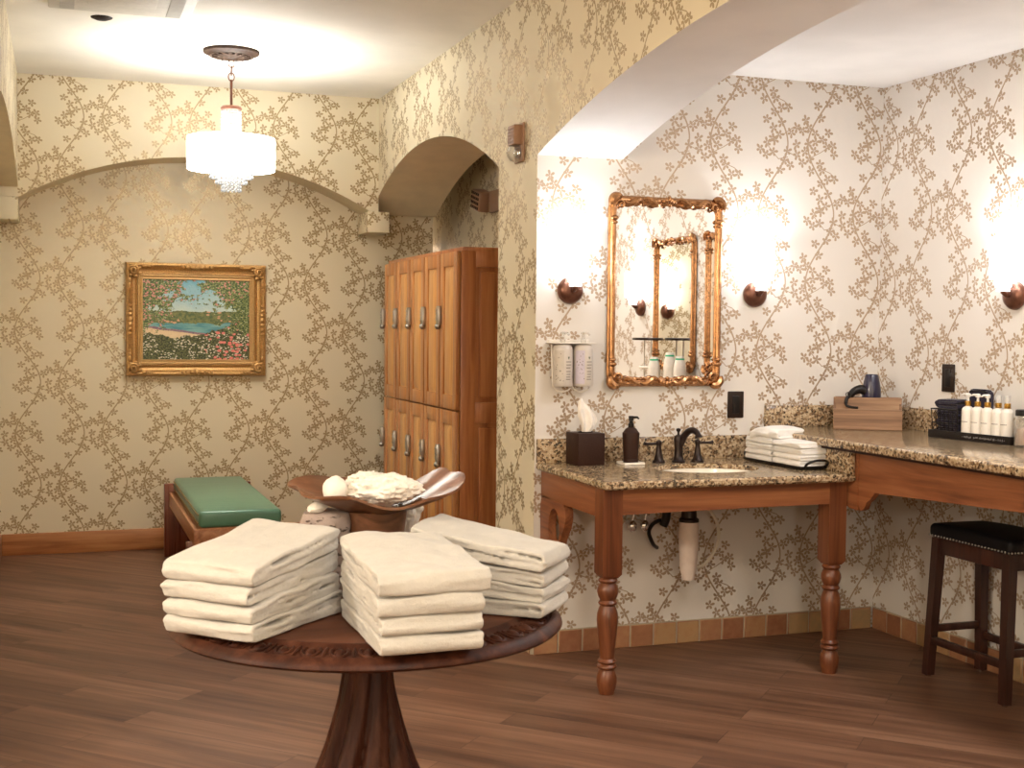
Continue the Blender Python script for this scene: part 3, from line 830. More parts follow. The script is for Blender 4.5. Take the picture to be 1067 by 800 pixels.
# ------------------------------------------------------------------ sink vanity
ZL, ZU = .85, .99          # the two counter heights
VX0, VX1, VF = 1.965, 3.095, 4.45
t = thing('vanity_table', 'stained pine vanity table with turned legs under the sink counter', 'table', (2.53, 4.85, 0))
bm = BM(); prism(bm, [(2.06, .815), (2.06, .712), (2.3, .716), (2.6, .719), (3.02, .722), (3.02, .815)], 1, 4.505, 4.535); obj('front_apron', bm, M['vanity_wood'], t)
bm = BM(); box(bm, (1.985, 4.56, .70), (2.012, YV-.01, .815), .003); obj('side_apron', bm, M['apron_wood'], t)
LEGP = [(.0, 0), (.030, 0), (.033, .012), (.038, .03), (.041, .05), (.040, .07), (.032, .092), (.028, .098), (.037, .103), (.040, .110), (.037, .117), (.030, .121), (.036, .126), (.038, .131), (.034, .137), (.029, .142),
        (.030, .16), (.034, .20), (.039, .25), (.0425, .295), (.041, .32), (.034, .342), (.029, .352), (.036, .357), (.038, .363), (.034, .369), (.031, .374), (.038, .388), (.0425, .405), (.041, .42), (.033, .437), (.030, .441), (.037, .446), (.039, .452), (.036, .458), (.032, .462)]
def leg_bm(x, y):
    bm = BM(); lathe(bm, LEGP + [(0, .462)], (x, y, 0), 28)
    h = .0415; z0, z1 = .462, .815
    for z in (0,):
        b1 = [(x+sx*.030, y+sy*.030, z0) for sx, sy in ((-1, -1), (1, -1), (1, 1), (-1, 1))]
        b2 = [(x+sx*h, y+sy*h, z0+.016) for sx, sy in ((-1, -1), (1, -1), (1, 1), (-1, 1))]
        b3 = [(x+sx*h, y+sy*h, z1) for sx, sy in ((-1, -1), (1, -1), (1, 1), (-1, 1))]
        R = [[bm.verts.new(p) for p in q] for q in (b1, b2, b3)]
        bm.faces.new(R[0]); bm.faces.new(R[2])
        for a, b in zip(R[:-1], R[1:]):
            for i in range(4): bm.faces.new((a[i], a[(i+1) % 4], b[(i+1) % 4], b[i]))
    return bm
for x in (2.026, 3.051): obj('leg', leg_bm(x, 4.546), M['leg_wood'], t)
# scroll bracket on the wall side
bm = BM()
def ringpts(c, ry, rz, n=28): return [(c[0]+ry*math.cos(2*PI*k/n), c[1]+rz*math.sin(2*PI*k/n)) for k in range(n)]
outer = curve_pts([(5.18, .70, 0), (5.05, .702, 0), (4.93, .70, 0), (4.895, .66, 0), (4.915, .60, 0), (4.955, .55, 0), (4.99, .48, 0), (5.03, .425, 0), (5.10, .40, 0), (5.18, .41, 0), (5.19, .55, 0)], 4, True)
oc = Vector((5.03, .585, 0)); n_ = len(outer)
inner = []
for p in outer:
    d = p - oc; a = math.atan2(d.y, d.x); inner.append((oc.x + .062*math.cos(a), oc.y + .085*math.sin(a)))
va = [[bm.verts.new((xx, q[0], q[1])) for q in pts] for xx in (1.985, 2.02) for pts in (outer, inner)]
for k in range(n_):
    j = (k+1) % n_
    bm.faces.new((va[0][k], va[0][j], va[1][j], va[1][k])); bm.faces.new((va[2][k], va[2][j], va[3][j], va[3][k]))
    bm.faces.new((va[0][k], va[0][j], va[2][j], va[2][k])); bm.faces.new((va[1][k], va[1][j], va[3][j], va[3][k]))
obj('scroll_bracket', bm, M['apron_wood'], t)

# granite sink counter with an oval cut-out
t = thing('sink_countertop', 'speckled brown granite sink counter with backsplash on the pine vanity', 'countertop', (2.53, 4.85, ZL-.03))
SC, SA, SB = (2.60, 4.815), .235, .175
bm = BM(); n_ = 56
def rectray(a):
    dx, dy = math.cos(a), math.sin(a); tt = 1e9
    if dx > 1e-9: tt = min(tt, (VX1-SC[0])/dx)
    if dx < -1e-9: tt = min(tt, (VX0-SC[0])/dx)
    if dy > 1e-9: tt = min(tt, (YV-.001-SC[1])/dy)
    if dy < -1e-9: tt = min(tt, (VF-SC[1])/dy)
    return (SC[0]+dx*tt, SC[1]+dy*tt)
angs = [2*PI*k/n_ for k in range(n_)] + [math.atan2(y-SC[1], x-SC[0]) % (2*PI) for x in (VX0, VX1) for y in (VF, YV-.001)]
angs = sorted(angs)
O = [rectray(a) for a in angs]; I = [(SC[0]+SA*math.cos(a), SC[1]+SB*math.sin(a)) for a in angs]
e_ = .008
def ins(p): return (min(max(p[0], VX0+e_), VX1-e_), min(max(p[1], VF+e_), YV-.001))
L_ = [[bm.verts.new((*p, z)) for p in q] for q, z in ((I, ZL-.020), (I, ZL), ([ins(p) for p in O], ZL), (O, ZL-e_), (O, ZL-.024), ([ins(p) for p in O], ZL-.032))]
n_ = len(angs)
for a, b in zip(L_, L_[1:] + L_[:1]):
    for k in range(n_):
        j = (k+1) % n_
        vs = []
        for v in (a[k], a[j], b[j], b[k]):
            if v not in vs: vs.append(v)
        try: bm.faces.new(vs)
        except ValueError: pass
obj('slab', bm, M['granite'], t)
bm = BM(); box(bm, (VX0, YV-.02, ZL), (VX1-.02, YV, ZL+.105), .002); obj('backsplash', bm, M['granite'], t)
bm = BM(); box(bm, (VX1-.02, VF+.004, ZL), (VX1, YV, ZU-.046), .002); obj('sidesplash', bm, M['granite'], t)

bm = BM()
lathe(bm, [(1.03, ZL-.022), (.985, ZL-.021), (.97, ZL-.05), (.9, ZL-.10), (.7, ZL-.135), (.3, ZL-.148), (0, ZL-.15), (0, ZL-.158), (.3, ZL-.157), (.72, ZL-.145), (.95, ZL-.108), (1.03, ZL-.05), (1.03, ZL-.022)], (SC[0], SC[1], 0), 40, squash=(SA, SB))
set_props(obj('sink_basin', bm, M['ceramic'], loc=(SC[0], SC[1], ZL-.1)), 'white oval undermount sink basin in the granite counter', 'sink')

# faucet, three pieces of one fitting
t = thing('faucet', 'dark bronze faucet with curved spout and two lever handles behind the sink', 'faucet', (2.60, 5.06, ZL))
fy = 5.065
bm = BM()
lathe(bm, [(0, ZL), (.030, ZL), (.031, ZL+.006), (.024, ZL+.012), (.020, ZL+.03), (.0185, ZL+.06), (.021, ZL+.085), (.023, ZL+.104), (.019, ZL+.118), (.010, ZL+.123), (0, ZL+.123)], (2.593, fy, 0), 20)
lathe(bm, [(.006, ZL+.12), (.005, ZL+.134), (.010, ZL+.140), (.011, ZL+.148), (.005, ZL+.152), (0, ZL+.152)], (2.593, fy+.004, 0), 12)
sp_ = curve_pts([(2.600, fy-.004, ZL+.080), (2.606, fy-.025, ZL+.117), (2.614, fy-.055, ZL+.142), (2.622, fy-.085, ZL+.148), (2.628, fy-.108, ZL+.137), (2.631, fy-.116, ZL+.118)], 6)
tube(bm, sp_, [.017 - .005*k/len(sp_) for k in range(len(sp_)-6)] + [.0125, .0135, .015, .017, .019, .0195], 12)
obj('spout', bm, M['bronze'], t)
for x, s in ((2.495, -1), (2.688, 1)):
    bm = BM()
    lathe(bm, [(0, ZL), (.029, ZL), (.029, ZL+.006), (.022, ZL+.014), (.015, ZL+.04), (.0105, ZL+.07), (.011, ZL+.08), (.014, ZL+.086), (.012, ZL+.096), (.004, ZL+.102), (0, ZL+.102)], (x, fy, 0), 18)
    tube(bm, [(x, fy, ZL+.084), (x+s*.03, fy-.002, ZL+.085), (x+s*.06, fy-.004, ZL+.085), (x+s*.074, fy-.004, ZL+.088)], [.0065, .0055, .0065, .0085], 10)
    obj('handle', bm, M['bronze'], t)

# plumbing under the counter
t = thing('sink_drain', 'white drain pipe cover under the sink counter', 'pipe', (2.59, 4.95, .34))
bm = BM(); lathe(bm, [(0, .345), (.026, .345), (.029, .35), (.029, .365), (.035, .38), (.038, .41), (.0385, .43), (.040, .432), (.043, .50), (.043, .60), (0, .60)], (2.59, 4.95, 0), 24); obj('cover', bm, M['drain_white'], t)
bm = BM(); lathe(bm, [(0, .60), (.044, .60), (.044, .612), (.035, .62), (.03, .70), (0, .70)], (2.59, 4.95, 0), 20); obj('collar', bm, M['bronze'], t)
bm = BM(); tube(bm, curve_pts([(2.60, 4.965, .385), (2.70, 5.0, .40), (2.775, 5.03, .48), (2.79, 5.06, .57), (2.74, 5.08, .66), (2.70, 5.09, .72)], 6), .0078, 8); obj('hose', bm, M['hose'], t)
bm = BM(); tube(bm, curve_pts([(2.515, 5.02, .72), (2.515, 5.02, .62), (2.505, 5.03, .575)], 5), .020, 12); tube(bm, curve_pts([(2.51, 5.03, .60), (2.47, 5.05, .585), (2.46, 5.08, .54), (2.50, 5.12, .48), (2.55, 5.18, .45)], 6), .009, 8); obj('tail_pipe', bm, M['black_plastic'], t)
t = thing('shutoff_valve', 'pair of dark chrome shutoff valves on the wall left of the drain cover', 'valve', (2.42, 5.16, .60))
for x in (2.40, 2.46):
    bm = BM(); tube(bm, [(x, YV, .575), (x, 5.13, .575)], .010, 10); sphere(bm, (x, 5.125, .562), .022, 14, 10, 0, (1, .9, 1.25)); tube(bm, [(x, 5.13, .58), (x+.02, 5.10, .72)], .006, 8)
    obj('valve_body', bm, M['chrome'], t)

# ------------------------------------------------------------------ makeup counter
UX = 3.03
t = thing('makeup_countertop', 'higher speckled granite makeup counter along the right wall', 'countertop', (3.4, 3.4, ZU-.035))
bm = BM(); box(bm, (UX, 1.22, ZU-.035), (XA, YV, ZU), .007, 3); obj('slab', bm, M['granite'], t)
bm = BM(); box(bm, (UX+.02, 1.25, ZU-.046), (XA-.01, YV-.01, ZU-.035)); obj('sub_top', bm, M['leather_brown'], t)
bm = BM(); box(bm, (XA-.02, 1.25, ZU), (XA, YV-.02, ZU+.10), .002); obj('backsplash', bm, M['granite'], t)
bm = BM(); box(bm, (UX+.075, YV-.02, ZU), (XA, YV, ZU+.10), .002); obj('backsplash', bm, M['granite'], t)
t = thing('makeup_apron', 'stained pine apron board under the makeup counter with a scrolled end', 'apron', (3.12, 3.2, .7))
z1 = ZU-.046
ap = [(4.44, z1), (4.44, .72), (4.425, .70), (4.40, .712), (4.385, .74), (4.36, .755), (4.345, .77), (4.33, .785), (4.0, .80), (3.5, .822), (2.9, .835), (2.3, .822), (1.6, .79), (1.5, .75), (1.35, .71), (1.25, .71), (1.25, z1)]
bm = BM(); prism(bm, ap, 0, 3.105, 3.13); obj('board', bm, M['apron_wood'], t)
bm = BM(); prism(bm, [(4.44, z1), (4.44, .70), (4.50, .705), (4.60, .74), (5.18, .80), (5.18, z1)], 0, 3.10, 3.125); obj('end_bracket', bm, M['apron_wood'], t)

# ------------------------------------------------------------------ stool
sx_, sy_ = 3.56, 4.15
t = thing('bar_stool', 'dark wooden stool with black nailhead seat under the makeup counter', 'stool', (sx_, sy_, 0))
hw, hl, zs = .140, .245, .585
bm = BM(); N = 20
box(bm, (sx_-hw, sy_-hl, zs), (sx_+hw, sy_+hl, zs+.058), .021, 5)
bmesh.ops.subdivide_edges(bm, edges=[e for e in bm.edges if e.calc_length() > .12], cuts=9, use_grid_fill=True)
for v in bm.verts:
    u, w_ = (v.co.y-sy_)/hl, (v.co.x-sx_)/hw
    if v.co.z > zs+.03: v.co.z += .013*(1-u*u)*(1-.4*w_*w_)
seat = obj('seat', bm, M['black_seat'], t)
bm = BM()
for s in (-1, 1):
    for k in range(26): sphere(bm, (sx_+s*hw, sy_-hl+2*hl*(k+.5)/26, zs+.010), .0042, 6, 4)
    for k in range(18): sphere(bm, (sx_-hw+2*hw*(k+.5)/18, sy_+s*hl, zs+.010), .0042, 6, 4)
set_props(obj('nailhead_trim', bm, M['nickel'], seat), 'row of nailheads', None)
lx, ly = hw-.005, hl-.015
for a in (-1, 1):
    for b in (-1, 1):
        bm = BM(); s = .021
        top = [(sx_+a*(lx-.025)+p*s, sy_+b*(ly-.02)+q*s, zs) for p, q in ((-1, -1), (1, -1), (1, 1), (-1, 1))]
        bot = [(sx_+a*lx+p*s*.85, sy_+b*ly+q*s*.85, .006) for p, q in ((-1, -1), (1, -1), (1, 1), (-1, 1))]
        A, B = [bm.verts.new(p) for p in top], [bm.verts.new(p) for p in bot]
        bm.faces.new(A); bm.faces.new(B)
        for i in range(4): bm.faces.new((A[i], A[(i+1) % 4], B[(i+1) % 4], B[i]))
        lg = obj('leg', bm, M['stool_wood'], t)
        bm = BM(); lathe(bm, [(0, 0), (.012, 0), (.013, .008), (0, .008)], (sx_+a*lx, sy_+b*ly, 0), 12); obj('glide', bm, M['chrome'], lg)
for a in (-1, 1):
    bm = BM(); box(bm, (sx_+a*(lx-.022)-.010, sy_-ly+.03, zs-.065), (sx_+a*(lx-.022)+.010, sy_+ly-.03, zs), .002); obj('seat_rail', bm, M['stool_wood'], t)
    bm = BM(); box(bm, (sx_+a*lx*.98-.010, sy_-ly+.01, .14), (sx_+a*lx*.98+.010, sy_+ly-.01, .172), .003); obj('stretcher', bm, M['stool_wood'], t)
    bm = BM(); box(bm, (sx_-lx+.03, sy_+a*(ly-.018)-.010, zs-.065), (sx_+lx-.03, sy_+a*(ly-.018)+.010, zs), .002); obj('seat_rail', bm, M['stool_wood'], t)
    bm = BM(); box(bm, (sx_-lx+.01, sy_+a*ly*.98-.010, .185), (sx_+lx-.01, sy_+a*ly*.98+.010, .215), .003); obj('stretcher', bm, M['stool_wood'], t)

# ------------------------------------------------------------------ mirrors and sconces
def make_mirror():
    """Faces -Y in its own frame, origin at the bottom centre on the wall."""
    t = thing('wall_mirror', 'tall copper-gold framed mirror over the sink counter', 'mirror', (2.576, YV, 1.178))
    W, H = .565, .845; cz = .431
    bm = BM()
    def rr(w, h, r, n=7):
        pts = []
        for (sx, sz, a0) in ((1, 1, 0), (-1, 1, PI/2), (-1, -1, PI), (1, -1, 1.5*PI)):
            for k in range(n+1):
                a = a0 + PI/2*k/n; pts.append((sx*(w/2-r) + r*math.cos(a), sz*(h/2-r) + r*math.sin(a)))
        return pts
    path = []
    pr_ = rr(W-.034, H-.034, .045)
    for i in range(len(pr_)):
        a, b = Vector((*pr_[i], 0)), Vector((*pr_[(i+1) % len(pr_)], 0)); n = max(1, int((b-a).length/.02))
        for k in range(n): path.append(a.lerp(b, k/n))
    P3 = lambda off, dep: [(p.x*(1+off/(W/2)), -dep, p.y*(1+off/(H/2)) + cz) for p in path]
    tube(bm, P3(0, .020), .0145, 10, True); tube(bm, P3(.012, .010), .009, 8, True); tube(bm, P3(-.013, .012), .008, 8, True)
    fr = obj('frame', bm, M['gold'], t, world=False)
    def swag(x0, x1, z, s):
        n = 18; pts = []; rd = []
        for k in range(n+1):
            q = k/n; pts.append((x0+(x1-x0)*q, -.030 - .008*math.sin(PI*q), z + s*.012*math.sin(2*PI*q)))
            rd.append(.006 + .009*math.sin(PI*q))
        tube(bm, pts, rd, 8)
        pts = [(p[0], p[1]+.008, 2*z-p[2]) for p in pts]; tube(bm, pts, [r*.6 for r in rd], 8)
    for sz in (-1, 1):
        bm = BM(); z = cz + sz*(H/2-.022)
        for sx in (-1, 1):
            swag(sx*.035, sx*.135, z, sz*sx); swag(sx*.12, sx*.215, z, -sz*sx)
            c = (sx*(W/2-.035), cz+sz*(H/2-.035))
            tube(bm, [(c[0]+sx*.030*math.cos(a), -.03, c[1]+sz*.034*math.sin(a)) for a in [PI*.75*k/12-.25 for k in range(13)]], [.012+.009*math.sin(PI*k/12) for k in range(13)], 8)
            spiral(bm, (c[0]-sx*.012, c[1]-sz*.004), .02, 1.3, -.032, sx, .008, 16)
            sphere(bm, (sx*(W/2-.02), -.03, cz+sz*(H/2-.098)), .017, 12, 8, 0, (1.15, .9, .7))
            sphere(bm, (sx*(W/2-.02), -.03, cz+sz*(H/2-.118)), .014, 12, 8, 0, (1.2, .9, .6))
        for q in range(-2, 3): sphere(bm, (q*.014, -.042, z+sz*(.012-.004*abs(q))), .013-.002*abs(q), 10, 6, 0, (1, .9, 1.3))
        sphere(bm, (0, -.046, z-sz*.012), .010)
        obj('carving', bm, M['gold'], fr, world=False)
    bm = BM(); pts = rr(W-.05, H-.05, .035)
    A = [bm.verts.new((x, -.014, z+cz)) for x, z in pts]; B = [bm.verts.new((x, -.002, z+cz)) for x, z in pts]
    bm.faces.new(A); bm.faces.new(B)
    for i in range(len(A)): bm.faces.new((A[i], A[(i+1) % len(A)], B[(i+1) % len(A)], B[i]))
    obj('glass', bm, M['mirror'], t, world=False, smooth=10)
    return t
mir = make_mirror()
dup(mir, (XA, 3.02, 1.178), -PI/2, 'tall gilt framed mirror reflected inside the mirror over the sink')
dup(mir, (XA, 3.735, 1.178), -PI/2, 'gilt framed mirror at the right edge of the reflection in the sink mirror')

M['shade'] = glow('lit_sconce_shade', (.86, .94, 1.04), 9.5)
def make_sconce():
    t = thing('wall_sconce', 'lit wall sconce with round bronze plate left of the sink mirror', 'sconce', (2.114, YV, 1.608))
    bm = BM(); lathe(bm, [(0, .0), (.057, .0), (.060, .006), (.058, .018), (.048, .032), (.03, .040), (0, .042)], (0, 0, 0), 32, axis=(0, -1, 0)); obj('wall_plate', bm, M['bronze_light'], t, world=False)
    bm = BM(); tube(bm, [(0, -.03, 0), (0, -.055, .002), (0, -.068, .012), (0, -.068, .03)], .011, 10); obj('arm', bm, M['bronze_light'], t, world=False)
    bm = BM()
    for k, (z, r) in enumerate(((.022, .022), (.040, .028), (.056, .032))):
        for q in range(12):
            a = 2*PI*q/12; obox(bm, (r*math.cos(a), -.068 + r*math.sin(a), z), (.011, .011, .014), RZ(a), .002, 1)
    obj('crystal_collar', bm, M['crystal_bright'], t, world=False, smooth=0)
    bm = BM(); lathe(bm, [(.052, .066), (.054, .066), (.056, .238), (.054, .238), (.052, .066)], (0, -.068, 0), 36)
    lathe(bm, [(0, .07), (.0515, .07), (.0515, .074), (0, .074)], (0, -.068, 0), 30)
    obj('shade', bm, M['shade'], t, world=False)
    return t
sc_ = make_sconce()
SCONCE_AT = [(2.114, YV-.068), (3.04, YV-.068), (XA-.068, 4.265), (XA-.068, 2.508), (2.86, 1.268)]
dup(sc_, (3.04, YV, 1.608), None, 'lit wall sconce with round bronze plate right of the sink mirror')
dup(sc_, (XA, 4.265, 1.595), -PI/2, 'lit wall sconce above the makeup counter at the right edge of the photo')
dup(sc_, (XA, 2.508, 1.595), -PI/2, 'lit wall sconce seen in profile in the sink mirror')
dup(sc_, (2.86, 1.2, 1.595), PI, 'lit wall sconce seen only within the small reflected mirror')

# outlets
def outlet(name_loc, rz, label):
    t = thing('wall_outlet', label, 'outlet', name_loc, rz)
    bm = BM(); box(bm, (-.042, -.008, -.062), (.042, 0, .062), .004); obj('cover_plate', bm, M['brown_plate'], t, world=False)
    bm = BM(); box(bm, (-.019, -.0105, -.040), (.019, -.007, .040), .002); obj('receptacle', bm, M['black_plastic'], t, world=False)
    return t
outlet((2.951, YV, 1.096), 0, 'dark brown outlet plate right of the sink mirror above the folded washcloths')
outlet((XA, 4.675, 1.237), -PI/2, 'dark brown outlet plate on the right wall above the dark cloth basket')

# ------------------------------------------------------------------ wall dispenser
t = thing('dispenser_bracket', 'clear wall bracket for two pump bottles below the left sconce', 'bracket', (2.112, YV, 1.16))
bm = BM()
box(bm, (2.012, YV-.012, 1.372), (2.208, YV-.0, 1.392), .004); box(bm, (2.004, YV-.095, 1.374), (2.206, YV-.0, 1.380), .002)
for x in (2.065, 2.155):
    tube(bm, curve_pts([(x-.045, YV-.03, 1.37), (x-.048, YV-.05, 1.25), (x-.042, YV-.05, 1.185), (x-.01, YV-.05, 1.163), (x+.03, YV-.05, 1.172), (x+.045, YV-.03, 1.19)], 5), .004, 6)
obj('holder', bm, M['white_plastic'], t)
M['bottle_pale'] = plain('bottle_pale', (.62, .56, .50), .4)
for i, (x, lab, ml) in enumerate(((2.063, 'pale pump bottle at left in the clear wall bracket', 'label_grey'), (2.160, 'pale lilac-labelled pump bottle at right in the clear wall bracket', 'label_lilac'))):
    y = YV-.055
    d = thing('lotion_bottle', lab, 'bottle', (x, y, 1.185), group='bottles in the wall bracket')
    bm = BM(); lathe(bm, [(0, 1.188), (.040, 1.188), (.0445, 1.194), (.0445, 1.345), (.041, 1.362), (.030, 1.372), (.014, 1.374), (0, 1.374)], (x, y, 0), 28); bd = obj('body', bm, M['bottle_pale'], d)
    bm = BM()
    lb = lambda a, z: (x+.0449*math.sin(a), y-.0449*math.cos(a), z)
    def patch(bm, a0, a1, z0, z1, n=6, mi=0):
        A = [bm.verts.new(lb(a0+(a1-a0)*k/n, z0)) for k in range(n+1)]; B = [bm.verts.new(lb(a0+(a1-a0)*k/n, z1)) for k in range(n+1)]
        for k in range(n): bm.faces.new((A[k], A[k+1], B[k+1], B[k])).material_index = mi
    patch(bm, -1.2, -.22, 1.20, 1.345, 8, 0)
    for z, a0, a1 in ((1.294, -.02, .62), (1.281, .0, .6), (1.268, -.02, .5), (1.252, .0, .55), (1.240, .02, .5), (1.228, .0, .45), (1.218, -.02, .5)):
        patch(bm, a0, a1, z, z+.0035, 5, 1)
    for dx, dz in ((0, 0), (.05, .004), (-.05, .004)): patch(bm, .27+dx-.04, .27+dx+.04, 1.307+dz, 1.315+dz, 2, 2)
    for k in range(18):
        a = -1.1 + random.random()*.8; z = 1.205+random.random()*.13; patch(bm, a, a+.08, z, z+.004, 1, 1)
    obj('label', bm, [M[ml], M['label_ink'], M['leaf_ink']], bd)
    bm = BM(); lathe(bm, [(.012, 1.374), (.012, 1.392), (.007, 1.396), (.006, 1.415), (.011, 1.417), (.011, 1.424), (0, 1.426)], (x, y, 0), 14); tube(bm, [(x, y, 1.42), (x+.01, y-.03, 1.42), (x+.012, y-.04, 1.413)], .005, 8); obj('pump', bm, M['clear'], d)

# ------------------------------------------------------------------ things on the sink counter
tx, ty = 2.15, 5.085
t = thing('tissue_box', 'dark brown square tissue box with a tissue at the left end of the sink counter', 'tissue box', (tx, ty, ZL), math.radians(3))
h = .064
bm = BM()
box(bm, (-h, -h, 0), (h, h, .140), .004, 2); obj('cover', bm, M['leather_brown'], t, world=False)
bm = BM(); tube(bm, [(.034*math.cos(2*PI*k/24), .022*math.sin(2*PI*k/24), .1405) for k in range(24)], .0035, 6, True); obj('opening_rim', bm, M['black_plastic'], t, world=False)
bm = BM(); nu, nv = 40, 18; G = []
Lf = [(0, -.014), (.25, -.022), (.5, -.036), (.75, -.038), (.92, -.034), (1, -.020)]
Rf = [(0, .016), (.2, .040), (.42, .056), (.62, .046), (.82, .020), (1, -.004)]
def lerp_(T, q):
    for (a, x), (b, y) in zip(T[:-1], T[1:]):
        if q <= b: return x + (y-x)*(q-a)/(b-a)
    return T[-1][1]
for i in range(nu):
    a = 2*PI*i/nu; row = []
    for j in range(nv+1):
        q = j/nv; l, r = lerp_(Lf, q), lerp_(Rf, q); c, hw_ = (l+r)/2, (r-l)/2
        x = c + hw_*math.cos(a); dep = (.010+.016*math.sin(PI*min(1, q*1.1)))*(1-q*.8)
        y = dep*math.sin(a)*(1+.5*math.sin(5*a+2)) + .007*math.sin(9*x*18+3*q)*q
        z = .132 + .158*q - .02*q*(math.cos(a)*.5+.5)
        row.append(bm.verts.new((x, y, z)))
    G.append(row)
for i in range(nu):
    for j in range(nv): bm.faces.new((G[i][j], G[(i+1) % nu][j], G[(i+1) % nu][j+1], G[i][j+1]))
bm.faces.new([G[i][nv] for i in range(nu)])
obj('tissue', bm, M['tissue'], t, world=False, smooth=60)

dx_, dy_ = 2.347, 5.04
t = thing('soap_dish', 'small white dish under the brown soap dispenser', 'dish', (dx_, dy_, ZL))
bm = BM(); box(bm, (-.05, -.045, 0), (.05, .045, .006), .003); tube(bm, [(-.046, -.041, .007), (.046, -.041, .007), (.046, .041, .007), (-.046, .041, .007)], .004, 6, True)
obj('plate', bm, M['ceramic'], t, world=False)
t = thing('soap_dispenser', 'dark brown pump soap dispenser on a white dish beside the faucet', 'dispenser', (dx_, dy_, ZL+.006))
bm = BM(); lathe(bm, [(0, 0), (.031, 0), (.033, .004), (.033, .016), (.0315, .018), (.0335, .05), (.0365, .10), (.038, .128), (.037, .133), (.034, .135), (.024, .150), (.014, .156), (0, .156)], (0, 0, 0), 28); obj('bottle', bm, M['leather_brown'], t, world=False)
bm = BM(); lathe(bm, [(.013, .155), (.013, .172), (.009, .175), (.008, .185), (.011, .186), (.011, .203), (.009, .206), (0, .206)], (0, 0, 0), 16); tube(bm, [(0, 0, .200), (.024, -.012, .200), (.030, -.015, .193)], [.006, .005, .004], 8); obj('pump', bm, M['black_plastic'], t, world=False)
# ------------------------------------------------------------------ folded towels
def towel_bm(w, L, H, seed, rise=.3, folds=4, bulge=.06, jag=.006, wavy=.007, fullness=1.0):
    """A towel folded in half and half again: big round fold at v=0, two small folds at v=L, layer edges on both sides.
    Local frame: u across (x, centred), v back (y from 0), z up from 0."""
    rnd = random.Random(seed); ns = Vector((seed*3.7, seed*1.3, 0))
    th = H/folds
    pts = []
    def run(v0, v1, z, n):
        for k in range(n+1): pts.append((v0+(v1-v0)*k/n, z))
    def turn(v, zc, r, s, n=8):
        for k in range(1, n):
            a = -PI/2 + PI*k/n*s if s > 0 else -PI/2 - PI*k/n
            pts.append((v + r*math.cos(a), zc + r*math.sin(a)))
    N = 16
    zl = [th*(.5+i) for i in range(4)]
    # inner end of layer 2 -> back fold -> layer 1 to front -> big fold -> layer 4 -> back fold -> layer 3 inner end
    e = th*.75
    run(e+.003, L-th, zl[1], N)
    for k in range(1, 6): a = PI/2 - PI*k/6; pts.append((L-th + th*.5*math.cos(a), (zl[0]+zl[1])/2 + th*.5*math.sin(a)))
    run(L-th, H*.40, zl[0], N)
    for k in range(1, 10): a = -PI/2 - PI*k/10; pts.append((H*.40 + (H/2-th/2)*.85*math.cos(a), H/2 + (H/2-th/2)*math.sin(a)))
    run(H*.40, L-th, zl[3], N)
    for k in range(1, 6): a = PI/2 - PI*k/6; pts.append((L-th + th*.5*math.cos(a), (zl[2]+zl[3])/2 + th*.5*math.sin(a)))
    run(L-th, e, zl[2], N)
    # normals and thickness
    M_ = len(pts); hh = th*.5*fullness
    bm = BM(); U = 12
    lay = []
    jit = [rnd.uniform(-1, 1)*jag for _ in range(8)]
    for i, (v, z) in enumerate(pts):
        a = pts[max(0, i-1)]; b = pts[min(M_-1, i+1)]
        tx, tz = b[0]-a[0], b[1]-a[1]; l = math.hypot(tx, tz) or 1
        nx, nz_ = -tz/l, tx/l
        li = int(min(3, max(0, z/th)))
        t_ = hh*(.55 if i in (0, M_-1) else 1)
        rows = []
        for s in (1, -1):
            row = []
            for k in range(U+1):
                uu = -1 + 2*k/U
                ext = w/2 + jit[li + (4 if uu > 0 else 0)]*.5 + jag*.6*noise.noise(Vector((v*14, li*5.1 + (9 if uu > 0 else 0), seed)))
                edge = max(0, (abs(uu)-.86)/.14)
                tt = t_*(1 - .25*edge*edge)
                p = Vector((uu*ext, v + nx*tt*s, z + nz_*tt*s))
                q = Vector((p.x*6, p.y*6, li*.6)) + ns
                d = noise.noise(q)*wavy + noise.noise(q*2.3)*wavy*.5
                p.z = max(0.0, p.z + d*min(1, p.z/(th*.6)))
                p.z *= 1 + rise*(p.y/L) + bulge*(1-uu*uu)*(.3+.7*p.y/L)
                p.x += .006*noise.noise(Vector((p.y*7, li*3.3, seed+2.)))
                p.y += .008*noise.noise(Vector((p.x*9, li*2.7, seed+5.)))
                row.append(bm.verts.new(p))
            rows.append(row)
        lay.append(rows)
    for i in range(M_-1):
        for k in range(U):
            for s in (0, 1):
                A, B = lay[i][s], lay[i+1][s]
                bm.faces.new((A[k], A[k+1], B[k+1], B[k]))
        for k in (0, U):
            bm.faces.new((lay[i][0][k], lay[i+1][0][k], lay[i+1][1][k], lay[i][1][k]))
    for i in (0, M_-1):
        for k in range(U): bm.faces.new((lay[i][0][k], lay[i][0][k+1], lay[i][1][k+1], lay[i][1][k]))
    return bm
def plush(o, vox, it=3):
    """Close the layers softly into one thick cloth."""
    r = o.modifiers.new('plush', 'REMESH'); r.mode = 'VOXEL'; r.voxel_size = vox; r.use_smooth_shade = True
    m = o.modifiers.new('soften', 'SMOOTH'); m.factor = .5; m.iterations = it
